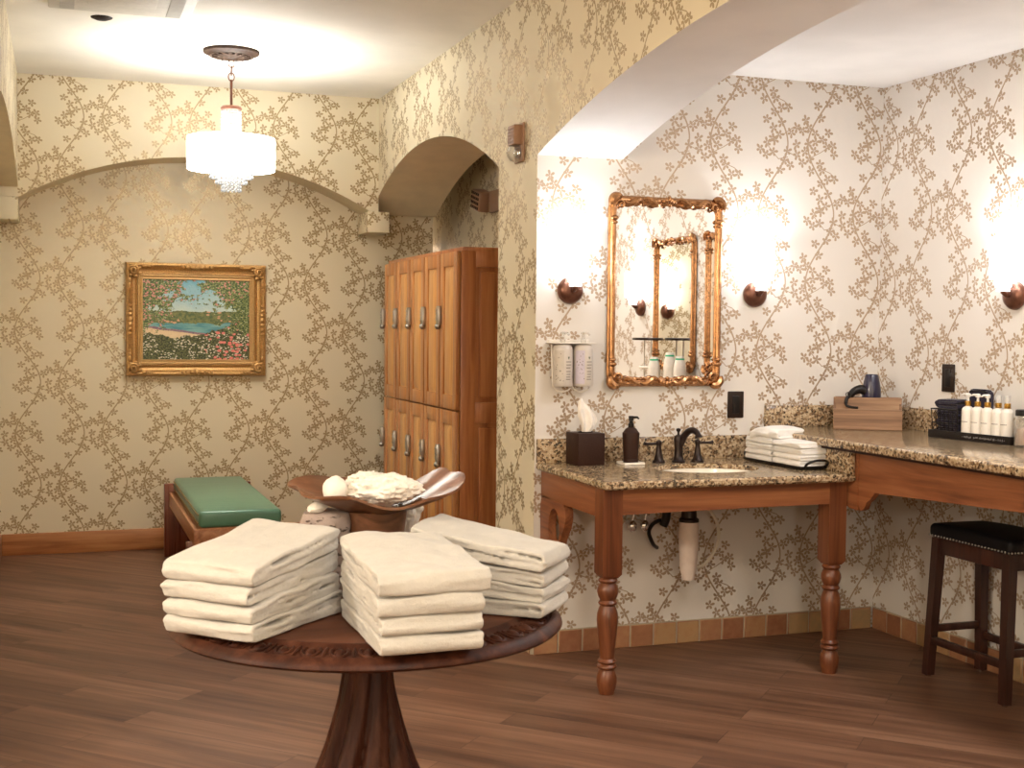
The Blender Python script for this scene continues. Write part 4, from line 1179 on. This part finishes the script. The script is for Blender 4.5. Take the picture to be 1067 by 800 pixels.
def stack(name, base, ang, w, L, hs, seed, rise, labels, group, mat, zb, sub=1, offs=None, top=None, **kw):
    """One towel object per layer; every towel sits on the rise of those below it."""
    z = 0.; out = []
    tot = sum(hs)
    for i, h in enumerate(hs):
        k2 = dict(kw); ww = w
        if i == len(hs)-1 and top: k2.update({k: v for k, v in top.items() if k != 'w'}); ww = top.get('w', w)
        bm = towel_bm(ww + (random.random()-.5)*.012, L + (random.random()-.5)*.015, h, seed+i, rise, **k2)
        for v in bm.verts: v.co.z += z*rise*(v.co.y/L)         # follow the slope of the pile
        o = obj(name, bm, mat, world=False, smooth=70)
        ox, oy = offs[i] if offs else ((random.random()-.5)*.012, (random.random()-.5)*.01)
        c, s = math.cos(ang), math.sin(ang)
        o.location = (base[0] + c*ox - s*oy, base[1] + s*ox + c*oy, zb + z); o.rotation_euler = (0, 0, ang + (random.random()-.5)*.03)
        plush(o, .003, 3)
        set_props(o, labels[i], 'towel', group); out.append(o); z += h*1.0
    return out
def lab(stack_name): return [f'white folded towel at the bottom of the {stack_name}', f'white folded towel second from the bottom of the {stack_name}', f'white folded towel second from the top of the {stack_name}', f'white folded towel on top of the {stack_name}']

TC, TZ, TR = (.722, 3.09), .737, .487
# left stack: fold edge faces the lower left, layer edges face the right
ang1 = math.atan2(-.68, .733) + 0.   # u axis
stack('folded_towel', (.302, 2.872), math.radians(-44.5), .245, .365, (.039, .040, .040, .046), 11, .30, lab('left stack on the round table'), 'towels in the left stack', M['towel'], TZ, top=dict(wavy=.010, bulge=.12))
stack('folded_towel', (.745, 2.585), math.radians(0), .230, .40, (.041, .042, .041, .048), 31, .16, lab('middle stack on the round table'), 'towels in the middle stack', M['towel'], TZ, top=dict(w=.252, wavy=.013, bulge=.22), offs=[(0, 0), (.002, .004), (-.002, -.002), (.008, .002)])
stack('folded_towel', (1.153, 2.895), math.radians(51), .20, .36, (.036, .037, .037, .044), 51, .34, lab('right stack on the round table'), 'towels in the right stack', M['towel'], TZ, top=dict(wavy=.010, bulge=.10))

# ------------------------------------------------------------------ round pedestal table
t = thing('round_table', 'round carved wooden pedestal table holding towel stacks and a bowl', 'table', (*TC, 0))
bm = BM(); lathe(bm, [(0, TZ-.03), (.385, TZ-.03), (.385, TZ-.001), (0, TZ-.001)], (*TC, 0), 96); obj('tabletop', bm, M['table_top'], t)
bm = BM(); lathe(bm, [(.378, TZ-.035), (.378, TZ-.003), (.384, TZ+.001), (.392, TZ), (.397, TZ-.005), (.455, TZ-.016), (.461, TZ-.011), (.470, TZ-.013), (.477, TZ-.020), (.485, TZ-.026), (.487, TZ-.033), (.480, TZ-.040), (.45, TZ-.044), (.385, TZ-.044)], (*TC, 0), 120)
rim = obj('rim', bm, M['table_wood'], t)
bm = BM(); K = 84
for k in range(K):
    a = 2*PI*k/K; r = .427
    c = Vector((TC[0]+r*math.cos(a), TC[1]+r*math.sin(a), TZ-.0115)); q_ = RZ(a) @ RY(math.radians(10.7))
    if k % 2 == 0:   # egg
        vs = sphere(bm, (0, 0, 0), .0135, 12, 8, 0, (1.35, .80, .55)); rot_verts(vs, q_, (0, 0, 0))
        for v in vs: v.co += c
        tube(bm, [c + q_ @ Vector((-.003 + .025*math.cos(q), .0195*math.sin(q), .001)) for q in [(-2.3+4.6*i/12) for i in range(13)]], .0042, 6)
    else:
        tube(bm, [c + q_ @ Vector((x, 0, .001)) for x in (-.024, 0, .024)], [.003, .0055, .003], 6)
obj('carving', bm, M['table_wood'], rim)
bm = BM()
PP = [(.060, .705), (.060, .66), (.0605, .58), (.071, .509), (.088, .436), (.102, .385), (.122, .33), (.148, .27), (.178, .21), (.205, .15), (.22, .10), (.22, .06), (.20, .04)]
n_ = 96; rings = []
for r, z in [(PP[int(i)][0] + (PP[min(int(i)+1, len(PP)-1)][0]-PP[int(i)][0])*(i-int(i)), PP[int(i)][1] + (PP[min(int(i)+1, len(PP)-1)][1]-PP[int(i)][1])*(i-int(i))) for i in [k*.33 for k in range(int((len(PP)-1)/.33)+1)]]:
    ring = []
    tw = (.70-z)*1.5
    for k in range(n_):
        a = 2*PI*k/n_
        f = .5+.5*math.cos(9*(a+tw)+.8*math.sin(2*a)); f = 1-f**4
        am = .07 + .13*min(1, (.7-z)/.4)
        rr_ = r*(1 - am + am*1.25*f + .02*math.sin(23*(a+tw*1.1)))
        ring.append(bm.verts.new((TC[0]+rr_*math.cos(a), TC[1]+rr_*math.sin(a), z)))
    rings.append(ring)
for a, b in zip(rings[:-1], rings[1:]):
    for k in range(n_): bm.faces.new((a[k], a[(k+1) % n_], b[(k+1) % n_], b[k]))
bm.faces.new(rings[0]); bm.faces.new(rings[-1])
obj('pedestal', bm, M['table_wood'], t, smooth=70)
bm = BM(); lathe(bm, [(0, 0), (.25, 0), (.255, .012), (.25, .028), (.225, .04), (.20, .045), (0, .045)], (*TC, 0), 64); obj('foot', bm, M['table_wood'], t)

# ------------------------------------------------------------------ bowl with white coral
BX, BY = .782, 3.262
DZ = .948   # underside of the dish
t = thing('pedestal_bowl', 'brown leaf-edged bowl on a wooden pedestal at the back of the round table', 'bowl', (BX, BY, TZ))
bm = BM(); lathe(bm, [(0, TZ), (.082, TZ), (.084, TZ+.008), (.076, TZ+.03), (.073, TZ+.08), (.075, TZ+.15), (.082, DZ+.005), (.06, DZ+.012), (0, DZ+.012)], (BX, BY, 0), 40); obj('pedestal', bm, M['bowl'], t)
# view-right axis of the bowl: wide along this direction
va_ = math.radians(-19)
def bowl_pt(q, a):
    """q 0..1 from centre to rim, a round."""
    rx, ry = .212 + .012*math.cos(6*a+1)*q, .165 + .012*math.cos(5*a)*q
    rim = .062 + .012*math.cos(2*a) + .010*math.sin(3*a+1.2) + .006*math.cos(7*a)
    def bumpz(c0, w, h):
        d = (a-c0+PI) % (2*PI) - PI
        return h*math.exp(-(d/w)**2)
    rim += bumpz(.75, .45, .044) + bumpz(.05, .35, .012) + bumpz(PI, .4, .012) - bumpz(-PI/2, .8, .006) + bumpz(2.2, .5, .012)
    zr = rim*(.25*q + .75*q**2.2)
    flare = 1 + .06*max(0, q-.75)/.25
    p = Vector((q*rx*math.cos(a)*flare, q*ry*math.sin(a)*flare, zr))
    return RZ(va_) @ p
bm = BM(); na, nq = 72, 14; th = .007
def shell(dz):
    rows = []
    for i in range(1, nq+1): rows.append([bm.verts.new(bowl_pt(i/nq, 2*PI*k/na) + Vector((BX, BY, DZ+dz))) for k in range(na)])
    c = bm.verts.new(Vector((BX, BY, DZ+dz)) + bowl_pt(0, 0))
    for k in range(na): bm.faces.new((c, rows[0][k], rows[0][(k+1) % na]))
    for a, b in zip(rows[:-1], rows[1:]):
        for k in range(na): bm.faces.new((a[k], a[(k+1) % na], b[(k+1) % na], b[k]))
    return rows[-1]
ra, rb = shell(0), shell(-th)
for k in range(na): bm.faces.new((ra[k], ra[(k+1) % na], rb[(k+1) % na], rb[k]))
obj('dish', bm, M['bowl'], t, smooth=60)
def lump(name, c, r, sc, amp, freq, mat, label, cat, seed, sub=4, spikes=0):
    bm = BM(); R = bmesh.ops.create_icosphere(bm, subdivisions=sub, radius=1.)
    for v in R['verts']:
        n = v.co.normalized(); d = amp*noise.noise(n*freq + Vector((seed, 0, 0))) + amp*.5*noise.noise(n*freq*2.7 + Vector((0, seed, 0)))
        if spikes: d += amp*max(0, noise.noise(n*freq*spikes + Vector((3, seed, 1))))*1.2
        v.co = Vector((n.x*sc[0], n.y*sc[1], n.z*sc[2]))*r*(1+d)
    o = obj(name, bm, mat, world=False, smooth=60); o.location = c
    return set_props(o, label, cat)
lump('round_stone', (BX-.112, BY-.012, DZ+.062), .033, (1, 1, 1.12), .08, 1.5, M['egg'], 'smooth white egg-shaped stone at the left in the bowl', 'stone', 3)
lump('coral', (BX+.022, BY-.01, DZ+.060), .056, (1.65, 1.15, .72), .15, 2.2, M['coral'], 'large white coral chunk heaped in the brown bowl', 'coral', 8, 5, 3)
lump('coral', (BX-.004, BY+.09, DZ+.070), .034, (1.6, 1.0, .75), .3, 3.5, M['coral'], 'smaller white coral piece behind the chunk in the bowl', 'coral', 21, 4, 4)
# travertine block with a shell on it
bm = BM()
SX, SY = .648, 3.262
lathe(bm, [(0, TZ), (.050, TZ), (.054, TZ+.02), (.052, TZ+.06), (.058, TZ+.10), (.062, TZ+.15), (.064, TZ+.19), (.058, TZ+.215), (.03, TZ+.222), (0, TZ+.222)], (0, 0, 0), 48)
bmesh.ops.subdivide_edges(bm, edges=bm.edges[:], cuts=2)
for v in bm.verts:
    p = v.co; d = .006*noise.noise(Vector((p.x*18, p.y*18, p.z*50))) + .009*noise.noise(p*22+Vector((4, 0, 0)))
    if p.z > TZ+.001: v.co += Vector((p.x, p.y, 0)).normalized()*d if (abs(p.x)+abs(p.y)) > .01 else Vector((0, 0, d))
for v in bm.verts: v.co.z -= TZ
o = obj('stone_vase', bm, M['stone'], world=False, smooth=60); o.location = (SX, SY, TZ); set_props(o, 'rough pinkish travertine stone behind the left towel stack', 'stone')
bm = BM()
n_ = 20; G = []
for i in range(13):
    q = i/12; row = []
    for k in range(n_):
        a = 2*PI*k/n_; r = (.034*math.sin(PI*min(1, .12+q*.9))**.8)*(1+.06*math.cos(8*a))
        row.append(bm.verts.new((-.045+.09*q, r*math.cos(a)*.8, .022+r*math.sin(a)*.62 + .012*q)))
    G.append(row)
for a, b in zip(G[:-1], G[1:]):
    for k in range(n_): bm.faces.new((a[k], a[(k+1) % n_], b[(k+1) % n_], b[k]))
bm.faces.new(G[0]); bm.faces.new(G[-1])
o = obj('seashell', bm, M['shell'], world=False); o.location = (SX-.022, SY-.03, TZ+.214); o.rotation_euler = (0, 0, .4); o.scale = (.72, .72, .72); set_props(o, 'white seashell lying on top of the travertine stone', 'shell')
bm = BM()
rnd = random.Random(5)
for k in range(9):
    a = k*2.4; p0 = Vector((0, 0, 0)); p1 = Vector((.02*math.cos(a), .02*math.sin(a), .09)); p2 = Vector((.042*math.cos(a+.3), .042*math.sin(a+.3), .15+.03*rnd.random())); p3 = p2 + Vector((.01*math.cos(a), .012*math.sin(a), .02))
    c = curve_pts([p0, p1, p2, p3], 5); tube(bm, c, [.016-.004*i/len(c) for i in range(len(c)-1)] + [.004], 8); sphere(bm, p3, .013, 8, 6)
    sphere(bm, p2, .015, 8, 6)
o = obj('coral', bm, M['coral'], world=False); o.location = (.885, 3.40, TZ); set_props(o, 'white branching coral half hidden behind the bowl pedestal and towels', 'coral')

# ------------------------------------------------------------------ washcloth tray
ux = Vector((.30, -.55, 0)).normalized()       # along the tray, back left to front right
ang = math.atan2(ux.y, ux.x)
tc = Vector((2.955, 4.935, ZL)); TL, TW = .44, .135
tc = Vector((3.002, 4.845, ZL))
ang = math.radians(-87)
t = thing('serving_tray', 'black metal tray with loop handles under the folded washcloths', 'tray', tc, ang)
bm = BM(); box(bm, (-TL/2, -TW/2, .004), (TL/2, TW/2, .010), .003); tube(bm, [(-TL/2, -TW/2, .012), (TL/2, -TW/2, .012), (TL/2, TW/2, .012), (-TL/2, TW/2, .012)], .005, 6, True)
for sx in (-1, 1):
    for sy in (-1, 1): sphere(bm, (sx*TL*.42, sy*TW*.4, .004), .004, 8, 6)
obj('base', bm, M['black_plastic'], t, world=False)
for s in (-1, 1):
    bm = BM(); tube(bm, curve_pts([(s*TL*.495, -.05, .012), (s*(TL/2+.02), -.052, .03), (s*(TL/2+.035), -.03, .042), (s*(TL/2+.038), .0, .045), (s*(TL/2+.035), .03, .042), (s*(TL/2+.02), .052, .03), (s*TL*.495, .05, .012)], 5), .0055, 8); obj('handle', bm, M['black_plastic'], t, world=False)
Rt = RZ(ang)
def wstack(cx, n, nm, seed, w, L, extra=None):
    z = .012
    for i in range(n):
        h = .026
        bm = towel_bm(w, L, h, seed+i, .0, jag=.005, wavy=.004)
        for v in bm.verts:
            v.co.y -= L/2; v.co = Vector((v.co.y, v.co.x, v.co.z)) if False else v.co
        o = obj('washcloth', bm, M['washcloth'], world=False, smooth=70)
        p = Rt @ Vector((cx + (random.random()-.5)*.006, (random.random()-.5)*.006, 0))
        o.location = (tc.x+p.x, tc.y+p.y, ZL+z); o.rotation_euler = (0, 0, ang + (random.random()-.5)*.04)
        plush(o, .0026, 2)
        pos = ('bottom', 'second from the bottom', 'second from the top', 'top')[i] if n == 4 else ('bottom', 'middle', 'top')[i]
        set_props(o, f'white folded washcloth, {pos} of the {nm} pile on the black tray', 'washcloth', 'washcloths on the black tray')
        z += h
    return z
zt = wstack(-.108, 4, 'back left', 71, .205, .135)
zt = wstack(.106, 4, 'front right', 81, .205, .135)
bm = towel_bm(.19, .16, .038, 95, .1, jag=.006, wavy=.007, bulge=.25)
for v in bm.verts:
    v.co.y -= .08; v.co.z += max(-.014, -.5*max(0, -v.co.x-.05)*.6)
o = obj('washcloth', bm, M['washcloth'], world=False, smooth=70); p = Rt @ Vector((-.075, .005, 0)); o.location = (tc.x+p.x, tc.y+p.y, ZL+zt+.001); o.rotation_euler = (0, math.radians(0), ang+.12)
plush(o, .0028, 3)
set_props(o, 'white rumpled washcloth laid on top of the back left pile', 'washcloth', 'washcloths on the black tray')

# ------------------------------------------------------------------ makeup counter things
A_, B_ = Vector((3.352, 5.003, ZU)), Vector((3.606, 4.833, ZU))
d_ = (B_-A_).normalized(); ca = math.atan2(d_.y, d_.x); cm = (A_+B_)/2
W = (B_-A_).length
t = thing('wooden_crate', 'small stepped wooden crate in the counter corner holding a hair dryer', 'crate', cm, ca)
def boards(name, lst, par):
    bm = BM()
    for lo, hi in lst: box(bm, lo, hi, .002, 1)
    return obj(name, bm, M['crate'], par, world=False)
boards('front_board', [((-W/2, 0, .0), (W/2, .012, .094))], t)
boards('middle_board', [((-W/2+.006, .075, .0), (W/2, .087, .145))], t)
boards('back_board', [((-W/2+.006, .150, .0), (W/2, .162, .145))], t)
for s in (-1, 1):
    x0, x1 = (-W/2+.0, -W/2+.012) if s < 0 else (W/2-.012, W/2)
    bm = BM(); prism(bm, [(.012, 0), (.012, .092), (.074, .092), (.076, .143), (.15, .143), (.15, 0)], 0, x0, x1); obj('side_board', bm, M['crate'], t, world=False)
boards('floor_board', [((-W/2+.012, .012, .002), (W/2-.012, .15, .01))], t)

t = thing('hair_dryer', 'dark navy hair dryer standing in the wooden crate', 'hair dryer', cm, ca)
bm = BM(); hx, hy = .018, .119
lathe(bm, [(0, .125), (.030, .125), (.040, .13), (.043, .15), (.0425, .18), (.037, .215), (.031, .245), (.027, .252), (.024, .250), (.022, .235), (0, .235)], (hx, hy, 0), 28); obj('barrel', bm, M['navy'], t, world=False)
bm = BM(); lathe(bm, [(0, .10), (.036, .10), (.040, .128), (0, .128)], (hx, hy, 0), 24); obj('intake', bm, M['black_plastic'], t, world=False)
bm = BM(); pts = curve_pts([(hx-.02, hy-.012, .172), (hx-.05, hy-.02, .182), (hx-.078, hy-.03, .172), (hx-.098, hy-.038, .150)], 6); tube(bm, pts, [.024-.009*k/len(pts) for k in range(len(pts))], 12); obj('handle', bm, M['black_plastic'], t, world=False)
bm = BM(); c0 = Vector((hx-.106, hy-.045, .158)); tube(bm, [c0 + Vector((.010*math.cos(2*PI*k/14), -.004, .010*math.sin(2*PI*k/14))) for k in range(14)], .002, 6, True); obj('hang_ring', bm, M['black_plastic'], t, world=False)
bm = BM(); tube(bm, curve_pts([(hx-.098, hy-.038, .150), (hx-.112, hy-.045, .138), (hx-.115, hy-.052, .115), (hx-.108, hy-.058, .105), (hx-.085, hy-.062, .1), (hx-.06, hy-.062, .098)], 6), [.0085]*12 + [.006]*19, 8); obj('cord', bm, M['black_plastic'], t, world=False)

# bottle tray, basket, bottles
ta = math.radians(-82.6); tp = Vector((3.604, 4.322, ZU)); L, D = .44, .125
t = thing('bottle_tray', 'black rectangular tray of toiletries on the makeup counter', 'tray', tp, ta)
bm = BM(); box(bm, (-L/2, -D/2, 0), (L/2, D/2, .005), .001)
for lo, hi in (((-L/2, -D/2, .004), (L/2, -D/2+.006, .034)), ((-L/2, D/2-.006, .004), (L/2, D/2, .034)), ((-L/2, -D/2+.006, .004), (-L/2+.006, D/2-.006, .034)), ((L/2-.006, -D/2+.006, .004), (L/2, D/2-.006, .034))): box(bm, lo, hi, .001)
tr = obj('pan', bm, M['black_plastic'], t, world=False)
bm = BM()
rnd = random.Random(2)
for k in range(44):
    x = -.03 + .225*k/44
    if rnd.random() < .25: continue
    box(bm, (x, -D/2-.0006, .011+rnd.random()*.004), (x+.003, -D/2+.0, .017+rnd.random()*.005))
obj('lettering', bm, M['clear_plate'], tr, world=False)
RT = RZ(ta)
def tray_pt(x, y, z): return tp + RT @ Vector((x, y, z))
def bottle(x, y, lab, pump, turn_, first=None):
    b = thing('toiletry_bottle', lab, 'bottle', tray_pt(x, y, .005), ta + turn_, 'white toiletry bottles on the black tray')
    bm = BM(); lathe(bm, [(0, 0), (.022, 0), (.0255, .004), (.0255, .118), (.023, .128), (.016, .135), (.0115, .137), (.0115, .141), (0, .141)], (0, 0, 0), 24); bd = obj('body', bm, M['white_plastic'], b, world=False)
    bm = BM(); z = .072
    A = [bm.verts.new((.0258*math.sin(-.7-turn_+k*.2), -.0258*math.cos(-.7-turn_+k*.2), z)) for k in range(8)]; B = [bm.verts.new((v.co.x, v.co.y, z+.0028)) for v in A]
    for k in range(7): bm.faces.new((A[k], A[k+1], B[k+1], B[k]))
    obj('label', bm, M['label_ink'], bd, world=False)
    bm = BM(); lathe(bm, [(.0125, .139), (.013, .141), (.013, .158), (.011, .160), (0, .160)], (0, 0, 0), 18, ribs=9, ribamp=.02); obj('collar', bm, M['brass'], b, world=False)
    bm = BM()
    if pump:
        lathe(bm, [(.005, .158), (.005, .176), (.010, .177), (.011, .188), (.006, .192), (0, .192)], (0, 0, 0), 14); tube(bm, [(0, 0, .186), (-.02, -.002, .187), (-.030, -.003, .183)], [.0055, .0045, .0035], 8)
        obj('pump', bm, M['white_cap'], b, world=False)
    else:
        lathe(bm, [(0, .158), (.011, .158), (.0105, .186), (.008, .190), (0, .190)], (0, 0, 0), 16); obj('cap', bm, M['frosted'], b, world=False)
xs = [-.035, .017, .069, .119, .165]
for i, x in enumerate(xs):
    lb_ = ('first white pump bottle beside the dark cloth basket', 'second white pump bottle from the dark cloth basket', 'third white bottle on the tray, pump turned toward the wall', 'white bottle with clear cap second from the right tray end', 'white bottle with clear cap at the right tray end')[i]
    bottle(x, -.026 + (.0 if i < 3 else .006), lb_, i < 3, (0., .15, 1.2, 0, 0)[i])
# wire basket
t = thing('wire_basket', 'black scrollwork wire basket at the left end of the bottle tray', 'basket', tray_pt(-.137, 0, .005), ta)
bm = BM(); bw, bd_, bh = .066, .05, .118
for z in (.004, .06, bh): tube(bm, [(-bw-z*.08, -bd_-z*.05, z), (bw+z*.08, -bd_-z*.05, z), (bw+z*.08, bd_+z*.05, z), (-bw-z*.08, bd_+z*.05, z)], .0028, 6, True)
for k in range(7):
    x = -bw + 2*bw*k/6
    for s in (-1, 1): tube(bm, [(x, s*bd_, .004), (x*1.1, s*(bd_+.006), bh)], .0018, 5)
for k in range(4):
    y = -bd_ + 2*bd_*k/3
    for s in (-1, 1): tube(bm, [(s*bw, y, .004), (s*(bw+.009), y*1.1, bh)], .0018, 5)
for k in range(5):
    for z in (.03, .09):
        x = -bw + bw*.4*(k+.5)
        tube(bm, [(x + .013*(1-q*.7)*math.cos(7*q), -bd_-.004, z + .02*(1-q*.7)*math.sin(7*q)) for q in [i/14 for i in range(15)]], .0016, 5)
obj('wirework', bm, M['black_plastic'], t, world=False)
bm = BM(); box(bm, (-bw, -bd_, 0), (bw, bd_, .003)); obj('base', bm, M['black_plastic'], t, world=False)
bm = towel_bm(.085, .125, .036, 120, 0., jag=.003, wavy=.003)
for v in bm.verts: v.co = Vector((v.co.y-.0625, v.co.x, v.co.z))
o = obj('dark_towel', bm, M['dark_cloth'], world=False, smooth=70); o.location = tray_pt(-.137, 0, .128); o.rotation_euler = (0, 0, ta); set_props(o, 'dark rolled cloth lying on top of the wire basket', 'cloth', 'dark cloths in the basket')
for i in range(3):
    bm = towel_bm(.08, .115, .038, 130+i, 0., jag=.002, wavy=.002)
    for v in bm.verts: v.co = Vector((v.co.y-.0575, v.co.x, v.co.z))
    o = obj('dark_towel', bm, M['dark_cloth'], world=False, smooth=70); o.location = tray_pt(-.137, 0, .010+i*.0385); o.rotation_euler = (0, 0, ta); set_props(o, ('dark folded cloth at the bottom of the wire basket', 'dark folded cloth in the middle of the wire basket', 'dark folded cloth just under the top roll in the wire basket')[i], 'cloth', 'dark cloths in the basket')
# upright dark brush/bag behind the bottles
bm = BM()
t = thing('cosmetic_bag', 'dark upright pouch behind the first pump bottles on the tray', 'pouch', tray_pt(-.03, .036, .005), ta)
prism(bm, [(x, z) for x, z in [(-.055, 0), (.06, 0), (.062, .19), (.055, .203), (.04, .208), (-.04, .208), (-.052, .203), (-.058, .19)]], 1, -.010, .018)
bmesh.ops.bevel(bm, geom=bm.edges[:], offset=.006, segments=2, affect='EDGES'); obj('pouch', bm, M['dark_cloth'], t, world=False)
bm = BM(); tube(bm, [(-.05, -.010, .188), (-.035, -.011, .2), (.035, -.011, .2), (.053, -.010, .188)], .003, 6); obj('zipper', bm, M['black_plastic'], t, world=False)
# jar at the edge of the photograph
jp = Vector((3.60, 4.045, ZU))
t = thing('glass_jar', 'lidded glass jar with peach contents beside the bottle tray', 'jar', jp)
bm = BM(); lathe(bm, [(0, 0), (.038, 0), (.042, .005), (.042, .10), (.036, .115), (.036, .122), (.033, .122), (.033, .113), (.039, .098), (.039, .007), (0, .005)], (0, 0, 0), 28); obj('glass', bm, M['clear'], t, world=False)
bm = BM(); lathe(bm, [(0, .006), (.037, .007), (.037, .07), (.02, .076), (0, .074)], (0, 0, 0), 24); obj('contents', bm, M['peach'], t, world=False)
bm = BM(); lathe(bm, [(0, .122), (.038, .122), (.039, .126), (.039, .142), (.036, .146), (0, .146)], (0, 0, 0), 24); obj('lid', bm, M['black_plastic'], t, world=False)

# things seen in the mirror, further along the makeup counter
for i, (y, x, hgt) in enumerate(((3.08, 3.55, .28), (3.20, 3.60, .31), (3.30, 3.62, .29))):
    t = thing('shampoo_bottle', ('tall white green-capped bottle at the left of three in the reflection', 'tallest white green-capped bottle in the middle of the reflection', 'white green-capped bottle at the right of three in the reflection')[i], 'bottle', (x, y, ZU), group='green-capped bottles in the mirror')
    bm = BM(); lathe(bm, [(0, 0), (.036, 0), (.040, .006), (.040, hgt*.72), (.034, hgt*.86), (.028, hgt*.92), (0, hgt*.92)], (0, 0, 0), 24); obj('body', bm, M['white_plastic'], t, world=False)
    bm = BM(); lathe(bm, [(0, hgt*.955), (.027, hgt*.955), (.026, hgt), (0, hgt)], (0, 0, 0), 20); obj('cap', bm, M['white_cap'], t, world=False)
    bm = BM(); lathe(bm, [(0, hgt*.92), (.0285, hgt*.92), (.0285, hgt*.955), (0, hgt*.955)], (0, 0, 0), 20); obj('cap_band', bm, M['green_cap'], t, world=False)
t = thing('amenity_stand', 'small white two-tier stand with a dark top in the mirror reflection', 'stand', (3.60, 2.88, ZU))
for z, mt in ((.20, 'white_plastic'), (.385, 'bronze')):
    bm = BM(); lathe(bm, [(0, z), (.13 if z > .3 else .07, z), (.135 if z > .3 else .075, z+.008), (.13 if z > .3 else .07, z+.016), (0, z+.016)], (0, 0, 0), 32, squash=(.7, 1)); obj('tier', bm, M[mt], t, world=False)
for y in (-.05, .05):
    bm = BM(); tube(bm, [(0, y, 0), (0, y, .39)], .005, 8); obj('post', bm, M['white_plastic'], t, world=False)
bm = BM(); lathe(bm, [(0, 0), (.06, 0), (.055, .012), (0, .014)], (0, 0, 0), 28, squash=(.7, 1)); obj('base', bm, M['white_plastic'], t, world=False)
t = thing('candy_dish', 'low dark lidded dish in the lower part of the mirror reflection', 'dish', (3.45, 2.62, ZU))
bm = BM(); lathe(bm, [(0, 0), (.05, 0), (.09, .05), (.10, .06), (0, .06)], (0, 0, 0), 30); obj('dish', bm, M['navy'], t, world=False)
bm = BM(); lathe(bm, [(.10, .061), (.07, .085), (.02, .095), (.012, .105), (.018, .118), (.01, .125), (0, .125)], (0, 0, 0), 30); obj('lid', bm, M['black_plastic'], t, world=False)
# ------------------------------------------------------------------ light and camera
def point(name, loc, power, color, r=.06):
    l = bpy.data.lights.new(name, 'POINT'); l.energy = power; l.color = color; l.shadow_soft_size = r
    o = bpy.data.objects.new(name, l); COL.objects.link(o); o.location = loc; return o
def area(name, loc, power, color, size, rot=(0, 0, 0)):
    l = bpy.data.lights.new(name, 'AREA'); l.energy = power; l.color = color; l.shape = 'DISK'; l.size = size
    o = bpy.data.objects.new(name, l); COL.objects.link(o); o.location = loc; o.rotation_euler = rot; return o
point('chandelier_bulb', (.876, 7.048, 2.47), 24, (.86, .94, 1.), .08)
for x, y in SCONCE_AT: point('sconce_bulb', (x, y, 1.608+.215), 3.2, (.86, .94, 1.), .02)
# unseen fill lights added to brighten the room; ceiling lamps of the alcove
for i, (x, y, p) in enumerate(((.7, .4, 46), (-1.2, 1.0, 30))): area('ceiling_fill', (x, y, HC-.01), p, (1., .93, .78), .5)
for i, (x, y, p) in enumerate(((2.95, 3.6, 15), (2.95, 2.2, 14))): area('alcove_lamp', (x, y, HA-.01), p, (1., .97, .95), .4)
for x, y, z, p in ((.3, -1.5, 1.75, 68), (-2.3, .2, 1.75, 62), (-2.2, 2.6, 2.1, 110)): point('room_fill', (x, y, z), p, (1., .93, .83), .15)  # added frontal and side fill, no fixtures behind these
point('passage_fill', (2.5, 9.5, 2.0), 2, (1., .85, .7), .05)  # added to lift the dark passage, no known fixture
w = bpy.data.worlds.new('world'); scene.world = w; w.use_nodes = True
w.node_tree.nodes['Background'].inputs[0].default_value = (.02, .017, .014, 1)

f_, pi_, ya_, ro_ = 1322.1, .0422268, .3416908, .00996675
cy_, sy2 = math.cos(ya_), math.sin(ya_); cp_, sp2 = math.cos(pi_), math.sin(pi_)
fw = Vector((sy2*cp_, cy_*cp_, -sp2)); rt = Vector((cy_, -sy2, 0)); up = rt.cross(fw)
c_, s_ = math.cos(ro_), math.sin(ro_); rt, up = c_*rt + s_*up, -s_*rt + c_*up
cam = bpy.data.cameras.new('camera'); co = bpy.data.objects.new('camera', cam); COL.objects.link(co)
m = Matrix((rt, up, -fw)).transposed().to_4x4(); m.translation = (0, 0, 1.43); co.matrix_world = m
cam.sensor_width = 36.; cam.sensor_fit = 'HORIZONTAL'; cam.lens = f_/1067*36.; cam.clip_start = .05
cam.dof.use_dof = True; cam.dof.focus_distance = 6.3; cam.dof.aperture_fstop = 11.
scene.camera = co
vs = scene.view_settings; vs.view_transform = 'Standard'; vs.look = 'None'; vs.gamma = 1; vs.use_curve_mapping = False; vs.exposure = .36
scene.display_settings.display_device = 'sRGB'
scene.cycles.use_denoising = True; scene.cycles.max_bounces = 10; scene.cycles.diffuse_bounces = 5; scene.cycles.glossy_bounces = 6
scene.cycles.transmission_bounces = 8; scene.cycles.sample_clamp_indirect = 6.
scene.cycles.caustics_reflective = False; scene.cycles.caustics_refractive = False
